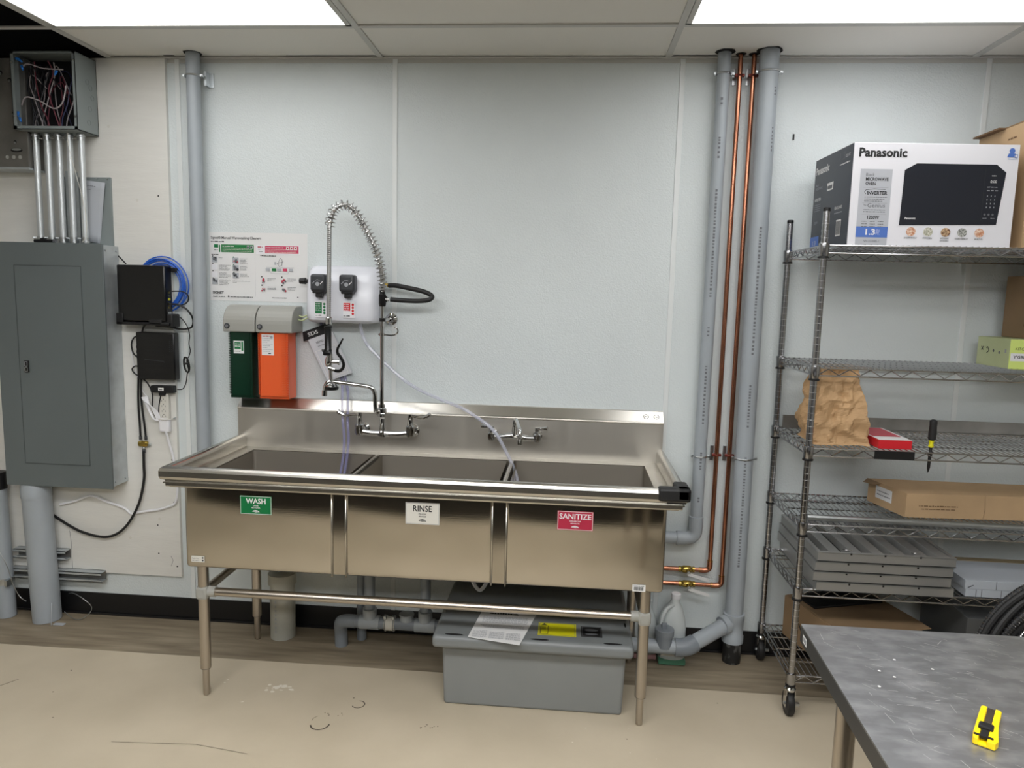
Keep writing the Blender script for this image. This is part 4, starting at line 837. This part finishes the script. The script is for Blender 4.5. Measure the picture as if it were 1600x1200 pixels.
# jugs
def jug(cx,cy,m1,m2,label,cap,k_=1):
    t=thing('plastic_jug',(cx,cy,0),label,'jug')
    b=MB(); hs=[(0,.052),(.01,.058),(.17,.058),(.21,.052),(.245,.036),(.27,.020),(.29,.018)]; vs=[];fs=[];n=24
    for h,r in hs:
        e=4 if h<.2 else 2.4
        for i in range(n):
            a=2*pi*i/n; ca,sa=cos(a),sin(a); q=(abs(ca)**e+abs(sa)**e)**(-1/e); ox=.012*max(0,(h-.2)/.09)
            vs.append((cx+ox+ca*q*r,cy+sa*q*r,h))
    for k in range(len(hs)-1):
        for i in range(n): fs.append([k*n+i,k*n+(i+1)%n,(k+1)*n+(i+1)%n,(k+1)*n+i])
    fs.append(list(range(n))[::-1]); fs.append(list(range((len(hs)-1)*n,len(hs)*n)))
    b.add(vs,fs,m1,True); b.build('bottle',t)
    MB().tube(spline([(cx+.002,cy-.018,.262),(cx-.03,cy-.036,.25),(cx-.052,cy-.052,.21),(cx-.054,cy-.056,.15),(cx-.05,cy-.052,.12)],6),.0085,m1,10).build('handle',t)
    MB().lathe([(.021,0),(.021,.020),(.018,.023)],(cx+.012,cy,.288),(0,0,1),cap,18).build('cap',t)
    MB().box(cx-.0592,cx+.0592,cy-.0592,cy+.0592,.002,.03,m2,.006).build('liquid',t); t.scale=(k_,k_,k_)
    q=FRONT(cx-.05,cy-.0590,.045); MB().quad(q,.0,.0,.10,.055,'offwhite').scribble(q,.01,.04,.035,.01,'ink2',1).quad(q,.05,.01,.09,.03,'ink2',.001).build('product_label',t)
jug(.858,-.106,'jug','jugliquid','white translucent jug with a little green liquid standing by the wall','white')
jug(.745,-.075,'jug','jugpink','translucent jug with pinkish base, mostly hidden behind the right sink leg','jug',.84)

# ================================================================== WIRE SHELVING
t=thing('wire_shelving',(1.9,-.27,0),'tall chrome wire shelving unit on casters standing against the wall','shelf')
SH=t; SX0,SX1,SY0,SY1=1.262,2.735,-.485,-.055; LEAN=.012
sz=[1.803,1.360,1.060,.768,.515,.165]
def wire_shelf(z):
    b=MB(); r=.0032
    X0,X1,Y0,Y1=SX0+.012,SX1-.012,SY0+.004,SY1-.004; d=.028
    for zz in (z,z-d):
        b.tube([(X0,Y0-.006,zz),(X1,Y0-.006,zz)],r,'wire',6).tube([(X0,Y1+.006,zz),(X1,Y1+.006,zz)],r,'wire',6).tube([(X0-.010,Y0,zz),(X0-.010,Y1,zz)],r,'wire',6).tube([(X1+.010,Y0,zz),(X1+.010,Y1,zz)],r,'wire',6)
    def zig(a,c,step):
        a=Vector(a);c=Vector(c);n=int((c-a).length/step); pts=[]
        for i in range(n+1): p=a.lerp(c,i/n); p.z = z-.003 if i%2 else z-d+.003; pts.append(p)
        b.tube(pts,.0024,'wire',5)
    zig((X0,Y0-.006,0),(X1,Y0-.006,0),.037); zig((X0,Y1+.006,0),(X1,Y1+.006,0),.037); zig((X0-.010,Y0,0),(X0-.010,Y1,0),.03); zig((X1+.010,Y0,0),(X1+.010,Y1,0),.03)
    n=int((X1-X0)/.0215)
    for i in range(n+1):
        x=X0+(X1-X0)*i/n; b.tube([(x,Y0-.006,z+.003),(x,Y1+.006,z+.003)],.0022,'wire',5)
    for y in (Y0+.11,(Y0+Y1)/2,Y1-.11): b.tube([(X0-.01,y,z-.002),(X1+.01,y,z-.002)],.003,'wire',5)
    return b
for z in sz:
    o=wire_shelf(z).build('wire_shelf',t)
    for x in (SX0,SX1):
        for y in (SY0,SY1):
            MB().lathe([(.0155,0),(.0165,.002),(.0190,.045),(.0180,.050),(.014,.050)],(x,y,z-.042),(0,0,1),'post',16).lathe([(.0195,-.006),(.0195,0),(.014,.0)],(x,y,z-.040),(0,0,1),'black',16).build('corner_collar',o)
for x in (SX0,SX1):
    for y in (SY0,SY1):
        b=MB(); prof=[(.0125,.128)]; z=.15
        
        prof+=[(.0125,1.93)]
        b.lathe([(r,h) for r,h in prof],(x,y,0),(0,0,1),'post',14)
        z=.15
        while z<1.90: b.ring((x,y,z+.0019),(0,0,1),.0123,.0005,'groove',14,4); z+=.0254
        b.lathe([(.0128,0),(.0128,.012),(.010,.014)],(x,y,1.922),(0,0,1),'black',14)
        pst=b.build('post',t)
        c=MB().lathe([(.012,.10),(.020,.102),(.022,.110),(.016,.118),(.013,.13)],(x,y,0),(0,0,1),'chrome',16)
        for s in (-1,1): c.box(x+s*.016-.0015,x+s*.016+.0015,y-.016,y+.018,.035,.106,'chrome')
        c.cyl((x-.022,y,.048),(x+.022,y,.048),.006,'zinc',8).box(x-.006,x+.03,y-.034,y-.018,.055,.066,'zinc',.002)
        cs=c.build('caster',pst)
        MB().lathe([(.030,-.0125),(.045,-.0125),(.048,-.008),(.048,.008),(.045,.0125),(.030,.0125)],(x,y+.006,.048),(1,0,0),'rubber',24).lathe([(.018,-.0135),(.030,-.013),(.030,.013),(.018,.0135)],(x,y+.006,.048),(1,0,0),'darkgrey',20).build('wheel',cs)
MB().box(1.497,1.640,SY0-.0075,SY0-.0045,1.030,1.062,'black',.001).build('label_holder',t)

# microwave carton
t=thing('microwave_carton',(1.352,-.452,1.807),'white and charcoal boxed microwave oven carton on the top shelf','carton',rotz=radians(2.0),local=True)
bw,bd,bh=.575,.365,.362
b=MB(); b.box(0,bw,0,bd,0,bh,'mwwhite',.002)
q=FRONT(0,0,0)
b.text(q,'Panasonic',.018,.312,.032,'ink',w=.168,bold=.035)
b.disc(q,.5,0.345,.0,'ink')
b.disc(q,.548,.340,.010,'mwblue',.001).poly(q,[(.532,.318),(.564,.318),(.560,.330),(.548,.334),(.536,.330)],'mwblue',.001).disc(q,.563,.322,.006,'mwwhite',.0013).frame2(q,.558,.316,.568,.328,.0015,'mwblue',.0016); b.scribble(q,.535,.568,.311,.003,'mwblue',3)
b.quad(q,.028,.0,.140,.270,'mwgrey',.0006)
b.quad(q,.028,.03,.140,.068,'mwblue',.001)
b.text(q,'Black',.048,.245,.011,'ink2',w=.03,off=.0012).text(q,'MICROWAVE',.048,.229,.012,'ink',w=.080,bold=.02,off=.0012).text(q,'OVEN',.048,.214,.011,'ink',w=.036,bold=.02,off=.0012)
b.text(q,'INVERTER',.056,.180,.013,'ink',w=.072,bold=.03,off=.0012).line(q,[(.052,.182),(.047,.190),(.052,.197),(.08,.201),(.12,.199)],.0015,'ink',.0012)
for i in range(3): b.scribble(q,.048,.128-.008*i,.171-.007*i,.003,'ink2',i)
for z in (.206,.152,.112): b.quad(q,.042,z-.001,.130,z,'ink3',.001)
b.text(q,'The',.044,.141,.006,'ink2',off=.0012).text(q,'Genius',.061,.136,.014,'ink2',w=.062,off=.0012)
for i in range(2): b.scribble(q,.048,.125,.126-.007*i,.003,'ink2',10+i)
b.text(q,'1200W',.064,.094,.013,'ink',w=.042,bold=.02,off=.0012)
for i in range(3):
    for k in range(3): b.scribble(q,.045+.029*k,.064+.029*k,.085-.009*i,.0035,'ink2',20+i*3+k)
b.text(q,'1.3',.062,.038,.022,'mwwhite',w=.034,bold=.03,off=.0014).text(q,'CU.',.099,.050,.008,'mwwhite',w=.013,off=.0014).text(q,'FT.',.099,.039,.008,'mwwhite',w=.013,off=.0014)
b.text(q,'NN-SG448S-1',.056,.013,.008,'ink2',w=.056,off=.0012)
b.poly(q,[(.178,.075),(.518,.083),(.535,.265),(.500,.292),(.222,.292),(.182,.268)],'mwblack',.001)
b.poly(q,[(.184,.266),(.461,.262),(.452,.092),(.180,.090)],'mwdark',.0013) if False else None
b.quad(q,.462,.095,.4635,.275,'darkgrey',.0015)
b.text(q,'Panasonic',.196,.096,.008,'paper',w=.038,bold=.03,off=.0015)
b.scribble(q,.486,.502,.252,.003,'paper',1,off=.0015); b.text(q,'0:00',.483,.228,.010,'paper',w=.022,off=.0015)
for i in range(2):
    for k in range(3): b.scribble(q,.474+.014*k,.484+.014*k,.212-.012*i,.005,'ink3',i*3+k,off=.0015)
for i in range(4):
    for k in range(3): b.quad(q,.476+.013*k,.180-.013*i,.479+.013*k,.185-.013*i,'ink3',.0015)
for k in range(3): b.disc(q,.474+.014*k,.118,.004,'ink2',.0015,10)
b.scribble(q,.468,.482,.104,.003,'ink3',6,off=.0015).scribble(q,.496,.51,.104,.003,'ink3',7,off=.0015)
for i,(x,f_) in enumerate(((.222,'food1'),(.282,'food2'),(.344,'food3'),(.402,'food4'),(.462,'food1'))):
    b.disc(q,x,.053,.019,'mwwhite',.001).disc(q,x,.053,.017,f_,.0013,20,.016)
b.text(q,'SENSOR REHEAT',.222,.028,.0055,'ink',w=.046,align='C').text(q,'POPCORN',.282,.028,.0055,'ink',w=.032,align='C').text(q,'FROZEN',.342,.028,.0055,'ink',w=.028,align='C').text(q,'DINNERS',.342,.020,.0055,'ink',w=.030,align='C').text(q,'TURBO DEFROST',.402,.028,.0055,'ink',w=.048,align='C').text(q,'BUILT-IN',.462,.028,.0055,'ink',w=.028,align='C')
# left side print
q=PL((0,bd,0),(0,-1,0),(0,0,1))
b.quad(q,0.001,.001,bd-.001,bh-.001,'mwdark',.0004)
b.text(q,'Panasonic',.012,.300,.030,'paper',w=.135,bold=.035,off=.001)
b.text(q,'1.3',.245,.318,.028,'ink2',w=.05,off=.001).text(q,'CU. FT.',.30,.322,.010,'paper',w=.04,off=.001).scribble(q,.25,.34,.300,.006,'paper',4,off=.001)
b.quad(q,.14,.222,.20,.252,'paper',.001).scribble(q,.145,.195,.228,.018,'ink2',2,off=.0014)
b.text(q,'Black',.02,.255,.009,'ink3',w=.03,off=.001).text(q,'MICROWAVE',.02,.240,.010,'ink3',w=.07,off=.001)
b.text(q,'INVERTER',.02,.195,.012,'paper',w=.062,bold=.02,off=.001)
for i in range(4): b.scribble(q,.02,.085,.18-.008*i,.003,'ink3',i,off=.001)
b.text(q,'1200W',.03,.105,.010,'ink3',w=.035,off=.001)
b.quad(q,.0,.0,.09,.055,'mwblue',.001).text(q,'1.3',.03,.02,.018,'paper',w=.03,off=.0014)
for i in range(4): b.disc(q,.12,.03+.022*i,.006,'paper',.001,8).disc(q,.15,.03+.022*i,.006,'paper',.001,8)
b.text(q,'NN-SG448S',.23,.14,.012,'paper',w=.07,off=.001).scribble(q,.23,.30,.125,.005,'ink3',5,off=.001)
b.quad(q,.255,.04,.30,.10,'paper',.001)
for i in range(9): b.quad(q,.258+.0045*i,.045,.2605+.0045*i,.095,'ink',.0014)
b.build('box',t,local=True)
t=thing('cardboard_carton',(2.2,-.25,1.807),'tall plain cardboard carton on the top shelf behind the microwave box','carton')
b=MB().box(1.972,2.45,-.42,-.07,1.807,2.265,'kraft',.003); q=PL((1.972,-.07,1.807),(0,-1,0),(0,0,1)); b.scribble(q,.2,.26,.41,.008,'kraftedge',1); b.build('box',t)
MB().box(1.945,1.973,-.25,-.075,2.262,2.268,'kraftedge').box(1.972,2.45,-.42,-.07,2.265,2.269,'kraftdark').build('flap',t)
# shelf 2
t=thing('green_carton',(2.2,-.2,1.364),'pale green printed carton on the second shelf at the right edge','carton')
b=MB().box(2.040,2.42,-.305,-.085,1.364,1.478,'limegreen',.002)
q=PL((2.040,-.085,1.364),(0,-1,0),(0,0,1))
b.line(q,[(.03,.06),(.045,.075)],.004,'ink').line(q,[(.03,.075),(.045,.06)],.004,'ink').line(q,[(.07,.05),(.085,.06),(.075,.075),(.065,.07)],.004,'ink').disc(q,.115,.062,.006,'ink2').disc(q,.155,.058,.006,'ink2').scribble(q,.19,.2,.06,.02,'ink3',2)
q=FRONT(2.040,-.305,1.364); b.quad(q,0,0,.38,.113,'lime2',.0005).quad(q,.004,.03,.38,.06,'white',.001); b.text(q,'KITCHEN',.02,.072,.010,'ink',w=.06,off=.001).text(q,"Y'GBRN",.014,.040,.012,'ink',w=.06,bold=.02,off=.0014)
b.build('box',t)
t=thing('brown_carton',(2.2,-.2,1.478),'brown cardboard carton stacked on the green carton at right edge','carton')
b=MB().box(2.125,2.46,-.30,-.09,1.4785,1.722,'kraftdark',.003); q=PL((2.125,-.09,1.478),(0,-1,0),(0,0,1))
for i in range(3): b.text(q,('E','S','K')[i],.14,.10-.028*i,.014,'kraftedge',bold=.02)
b.build('box',t)
# shelf 3: paper bag
def bag():
    b=MB(); n=72; hs=34; vs=[];fs=[]
    for k in range(hs+1):
        v=k/hs; z=1.064+.285*v
        x0=1.296+.020*v**2; x1=1.508-.010*v-.035*v**3; y0=-.430+.045*v**2; y1=-.215-.03*v**2
        if v<.75: x0-= .014*math.exp(-((v-.32)/.22)**2)
        for i in range(n):
            s=i/n*4; 
            if s<1: x,y=x0+(x1-x0)*s,y0
            elif s<2: x,y=x1,y0+(y1-y0)*(s-1)
            elif s<3: x,y=x1+(x0-x1)*(s-2),y1
            else: x,y=x0,y1+(y0-y1)*(s-3)
            p=Vector((x,y,z)); a=1 if 0<k<hs else .35
            # faceted creases from cell noise
            d1=noise.cell_vector(Vector((x*22,y*22+5,z*16)))
            d2=noise.noise_vector(Vector((x*14,y*14,z*12)))
            c=Vector(((x0+x1)/2,(y0+y1)/2,z)); o_=(p-c).normalized()
            cr=abs(noise.noise(Vector((x*16+3,y*16,z*14))))
            c2=abs(noise.noise(Vector((x*34+9,y*34,z*30+4)))); c3=abs(noise.noise(Vector((x*10,y*10+7,z*26))))
            p+=o_*(-.026*cr*a-.016*c2*a-.016*c3*a)+d2*.008*a; vs.append(p)
    for k in range(hs):
        for i in range(n): fs.append([k*n+i,k*n+(i+1)%n,(k+1)*n+(i+1)%n,(k+1)*n+i])
    fs.append(list(range(n))[::-1]); fs.append(list(range(hs*n,(hs+1)*n)))
    b.add(vs,fs,'bag',False); return b
tag(bag().build('paper_bag'),'crumpled brown paper bag standing on the middle shelf by the front post','paper bag')
t=thing('red_box',(1.57,-.33,1.064),'flat red and white box lying beside the paper bag','box')
b=MB().box(1.520,1.640,-.465,-.20,1.0645,1.098,'red',.002); q=PL((1.52,-.465,1.098),(1,0,0),(0,1,0)); b.quad(q,0,0,.12,.265,'paper',.0008).quad(q,.005,.07,.11,.26,'red2',.0012); b.build('box',t)
t=thing('screwdriver',(1.703,-.475,1.0),'screwdriver with black and yellow handle hanging through the middle shelf','screwdriver')
MB().lathe([(.008,0),(.0135,.006),(.014,.03),(.0125,.055),(.0135,.068),(.0125,.074),(.006,.078)][::-1],(1.703,-.475,1.105),(0,0,1),'rubber',14).build('handle',t)
MB().lathe([(.0075,0),(.0095,.004),(.0075,.012),(.0095,.026)],(1.702,-.475,1.079),(0,0,1),'yellow',12).build('collar',t)
MB().lathe([(.001,0),(.0045,.014),(.0055,.02),(.0055,.06),(.0075,.064),(.0075,.072),(.0055,.075),(.0055,.097)],(1.7,-.475,.984),(.02,0,1),'black',12).build('shaft',t)
tag(MB().box(1.285,2.60,-.066,-.062,1.064,1.118,'steel_dark',.001).box(1.285,2.60,-.080,-.062,1.064,1.067,'steel_dark').build('steel_strip'),'long stainless steel strip standing along the back of the middle shelf','metal strip')
# shelf 4
t=thing('long_carton',(2.1,-.28,.772),'long flat cardboard carton lying on the fourth shelf','carton')
b=MB(); vs=[(1.694,-.345,.7725),(2.60,-.30,.7725),(2.60,-.12,.7725),(1.640,-.12,.7725)]; vs+= [(x,y,.868) for x,y,z in vs]
b.add(vs,[[0,1,2,3],[4,5,6,7],[0,1,5,4],[1,2,6,5],[2,3,7,6],[3,0,4,7]],'kraft')
q=PL((1.694,-.345,.7725),(.906,.045,0),(0,0,1)); b.scribble(q,.05,.2,.045,.006,'kraftedge',2).scribble(q,.06,.19,.033,.006,'kraftedge',3); b.line(q,[(.30,.0),(.305,.04),(.30,.095)],.002,'kraftdark')
q=PL((1.640,-.12,.7725),(.054,-.225,0),(0,0,1)); b.quad(q,.05,.03,.15,.08,'paper').scribble(q,.06,.13,.06,.006,'ink2',1).scribble(q,.06,.14,.045,.006,'ink2',2)
b.build('box',t)
MB().add([(1.635,-.12,.869),(1.60,-.16,.862),(1.62,-.22,.866),(1.655,-.20,.869)],[[0,1,2,3]],'kraftdark').build('flap',t)
tag(MB().cyl((1.285,-.455,.786),(2.66,-.455,.784),.0125,'zinc',18).build('metal_tube'),'long galvanised metal tube lying along the front of the fourth shelf','tube')
# shelf 5: baffle filters
def filt(z,dx,first=None):
    t=thing('baffle_filter',(1.56,-.29,z),'','filter','stacked stainless baffle filters')
    x0,x1,y0,y1=1.312+dx,1.808+dx,-.515,-.045; h=.036
    b=MB()
    for xa,xb,ya,yb in ((x0,x1,y0,y0+.012),(x0,x1,y1-.012,y1),(x0,x0+.012,y0+.012,y1-.012),(x1-.012,x1,y0+.012,y1-.012)): b.box(xa,xb,ya,yb,z,z+h,'filter')
    for za in (z+.0008,z+h-.0022): b.box(x0-.0012,x1+.0012,y0-.0022,y0,za,za+.0014,'zinc' if za>z+.01 else 'filterdark')
    b.box(x0-.0012,x0,y0,y1,z+h-.0022,z+h-.0006,'zinc')
    b.build('frame',t)
    w=(x1-x0-.024)/6; 
    b=MB().box(x0+.012,x1-.012,y0+.012,y1-.012,z+.002,z+.006,'filterdark')
    for i in range(6):
        a=x0+.012+w*i
        b.extrude([(a+.026,y0+.012,z+.010),(a+.034,y0+.012,z+h-.003),(a+w-.004,y0+.012,z+h-.003),(a+w+.002 if i<5 else a+w,y0+.012,z+.014),(a+w-.012,y0+.012,z+h-.008),(a+.038,y0+.012,z+h-.008)],(0,y1-y0-.024,0),'filter')
    b.build('baffles',t)
    b=MB()
    for x in (x0+.12,x0+.37): b.box(x-.003,x+.003,y0-.0015,y0+.001,z+h-.008,z+h,'hole')
    b.box(x0+.24,x0+.246,y0-.0015,y0+.001,z+h-.008,z+h,'hole'); b.build('rivet',t)
    for x in (x0+.12,x0+.37): MB().tube(spline([(x-.012,y0+.05,z+h-.004),(x-.012,y0+.03,z+h+.002),(x+.012,y0+.03,z+h+.002),(x+.012,y0+.05,z+h-.004)],4),.0015,'wire',5).build('wire_handle',t)
    return t
lbs=['stainless baffle filter at the bottom of the stack of four','stainless baffle filter second from the bottom of the stack','stainless baffle filter second from the top of the stack','stainless baffle filter on top of the stack of four, ribs showing']
for i,(z,dx) in enumerate(((.521,.006),(.560,-.007),(.599,-.003),(.638,.004))): filt(z,dx)['label']=lbs[i]
tag(MB().box(1.86,2.60,-.262,-.225,.519,.582,'wood',.003).build('wooden_plank'),'rough wooden plank lying behind the pale boxes on the fifth shelf','plank')
for z0,z1,lab,xs_ in ((.519,.548,'lower of two flat pale grey boxes on the fifth shelf',(.04,.06,.13)),(.549,.582,'upper of two flat pale grey boxes on the fifth shelf',(.11,))):
    b=MB().box(1.868+(.004 if z0<.53 else 0),2.5,-.485,-.27,z0,z1,'greybox',.001); q=FRONT(1.868,-.485,z0)
    for x in xs_: b.quad(q,x,0,x+.003,z1-z0,'ink2')
    if z0>.53: b.line(q,[(.01,.005),(.03,.015)],.003,'ink')
    tag(b.build('flat_box'),lab,'box','flat grey boxes on the fifth shelf')
# bottom shelf: large carton
t=thing('large_carton',(1.325,-.14,.169),'large open brown carton on the bottom shelf behind the table corner','carton',rotz=radians(-72),local=True)
cw,cd,ch=.345,.39,.175
b=MB().box(0,cw,0,cd,0,ch,'kraftdark',.002); q=FRONT(0,0,0)
b.poly(q,[(.06,.16),(.075,.13),(.13,.06),(.12,.085),(.07,.15)],'ink').poly(q,[(.2,.09),(.235,.085),(.24,.105),(.25,.075),(.245,.06),(.235,.07),(.2,.075)],'ink')
b.frame2(q,.30,.01,.355,.12,.003,'kraftedge').quad(q,.318,.02,.345,.03,'kraftedge').quad(q,.318,.04,.345,.05,'kraftedge')
b.build('box',t,local=True)
MB().box(.005,cw+.05,.006,cd-.01,ch,ch+.003,'kraftdark').build('flap',t,local=True)
MB().box(.05,.06,.02,.3,ch+.003,ch+.02,'black').box(.02,.16,.03,cd-.03,ch+.003,ch+.014,'black',.004).build('black_stuff_shade',t,local=True)  # black sheets stand for dark contents and the shadow of the shelf above
tag(MB().box(1.91,2.62,-.45,-.10,.169,.42,'sheet',.003).build('grey_metal_box'),'dark grey flat-sided metal box on the bottom shelf right of the carton','box')
# hose coil leaning in front of the shelves
t=thing('hose_coil',(2.13,-.72,0),'coil of black hoses and braided steel hose at the right edge behind the table','hose coil')
rnd=random.Random(5)
for i in range(9):
    R=.352-.020*(i//2)-.004*(i%2); r=.0125; y=-.745+.026*(i%2)-.003*i; cz=.368-.002*i
    pts=[(2.135+R*cos(a)*(1+.015*sin(2*a+i)),y+.01*sin(3*a+i),cz+R*sin(a)) for a in [2*pi*k/56 for k in range(56)]]
    b=MB().tube(pts,r,'rubber',10,closed=True)
    if i in (1,4,5,7,8):
        m_='wire' if i<7 else 'chrome'
        for k in range(0,224): 
            a=2*pi*k/224
            if 1.2<a<3.6: b.ring((2.135+R*cos(a)*(1+.015*sin(2*a+i)),y+.01*sin(3*a+i),cz+R*sin(a)),(-sin(a),0,cos(a)),r+.0002,.0014 if i<7 else .0024,m_ if i>=7 else 'darkgrey' if k%2 else 'wire',8,4)
    b.build('hose',t)

# ================================================================== WORK TABLE
t=thing('work_table',(1.55,-2.2,0),'scratched stainless steel work table in the right foreground','table')
TZ=.88; tl=[(.902,-1.602),(2.42,-1.600),(2.42,-2.364),(.869,-2.364)]
b=MB().extrude([(x,y,TZ-.004) for x,y in tl],(0,0,.004),'table')
q=PL((0,0,TZ),(1,0,0),(0,1,0)); rnd=random.Random(9)
for i in range(600):
    x=rnd.uniform(.92,1.9); y=rnd.uniform(-2.2,-1.62); a=rnd.gauss(-.5,.5); l=rnd.uniform(.004,.03); b.line(q,[(x,y),(x+l*cos(a),y+l*sin(a))],rnd.uniform(.0002,.0008),'scratch',.0004)
for x,y in ((.965,-1.86),(1.01,-1.82),(.99,-1.80),(1.04,-1.75),(1.1,-1.78)): b.disc(q,x,y,.003,'paper',.0005,7)
b.text(q,'3:',1.045,-2.145,.018,'paper',w=.02,off=.0006)  # white marks paint in a reflection on the steel top
b.build('table_top',t)
b=MB(); e=.0015
b.extrude([(.902,-1.602,TZ-.040),(.869,-2.364,TZ-.040),(.871,-2.364,TZ-.040),(.904,-1.604,TZ-.040)],(0,0,.036),'tableside').extrude([(.902,-1.602,TZ-.04),(2.42,-1.600,TZ-.04),(2.42,-1.603,TZ-.04),(.903,-1.605,TZ-.04)],(0,0,.036),'tableside')
b.build('apron',t)
sq=PL((.902,-1.602,TZ-.04),(-.05,-1.198,0),(0,0,1)); 
sq=PL((.869,-2.364,TZ-.04),(.033,.762,0),(0,0,1)); sq.n=Vector((-1,.04,0)); MB().quad(sq,0.708,.010,.738,.028,'paper',.0015).quad(sq,.712,.014,.734,.024,'ink3',.0019).build('label_sticker',t)
for x,y in ((.962,-1.735),(2.34,-1.69),(.94,-2.29),(2.34,-2.29)):
    lg=MB().cyl((x,y,.09),(x,y,TZ-.005),.0205,'steel_leg',20).build('leg',t); MB().lathe([(.008,0),(.0125,.004),(.0135,.02),(.0135,.095)],(x,y,0),(0,0,1),'steel_leg',14).build('foot',lg)
MB().extrude([(.95,-1.70,.24),(2.36,-1.66,.24),(2.36,-2.75,.24),(.91,-2.75,.24)],(0,0,.004),'steel_top').build('undershelf',t) if False else None
# utility knife
a0=Vector((1.058,-2.030)); a1=Vector((1.131,-1.925)); L_=(a1-a0).length; ang=math.atan2(a1.y-a0.y,a1.x-a0.x)
t=thing('box_cutter',(a0.x,a0.y,TZ),'yellow retractable box cutter lying on the steel work table','box cutter',rotz=ang,local=True)
def kbar(b,pts,z0,z1,m): b.extrude([(x,y,z0) for x,y in pts],(0,0,z1-z0),m)
b=MB(); kbar(b,[(.0,-.018),(.012,-.021),(.04,-.018),(.075,-.0155),(.118,-.0155),(.122,-.012),(.122,-.006),(.0,-.006)],.001,.014,'cutter'); kbar(b,[(.0,.006),(.122,.006),(.122,.0125),(.118,.0155),(.02,.0155),(.004,.0145),(0,.012)],.001,.014,'cutter'); b.box(0.0,.122,-.007,.007,.001,.006,'cutter')
o=b.build('handle',t,local=True); md=o.modifiers.new('b','BEVEL'); md.width=.0015; md.segments=2; md.limit_method='ANGLE'
MB().box(.02,.129,-.0055,.0055,.0065,.0085,'blade').build('blade',t,local=True)
MB().box(.034,.054,-.011,.011,.0085,.019,'black',.003).box(.012,.036,-.0055,.0055,.0085,.015,'black',.001).box(.008,.013,-.014,.014,.0142,.0155,'black').build('slider',t,local=True)

for o in bpy.data.objects:
    if '_w' in o: del o['_w']
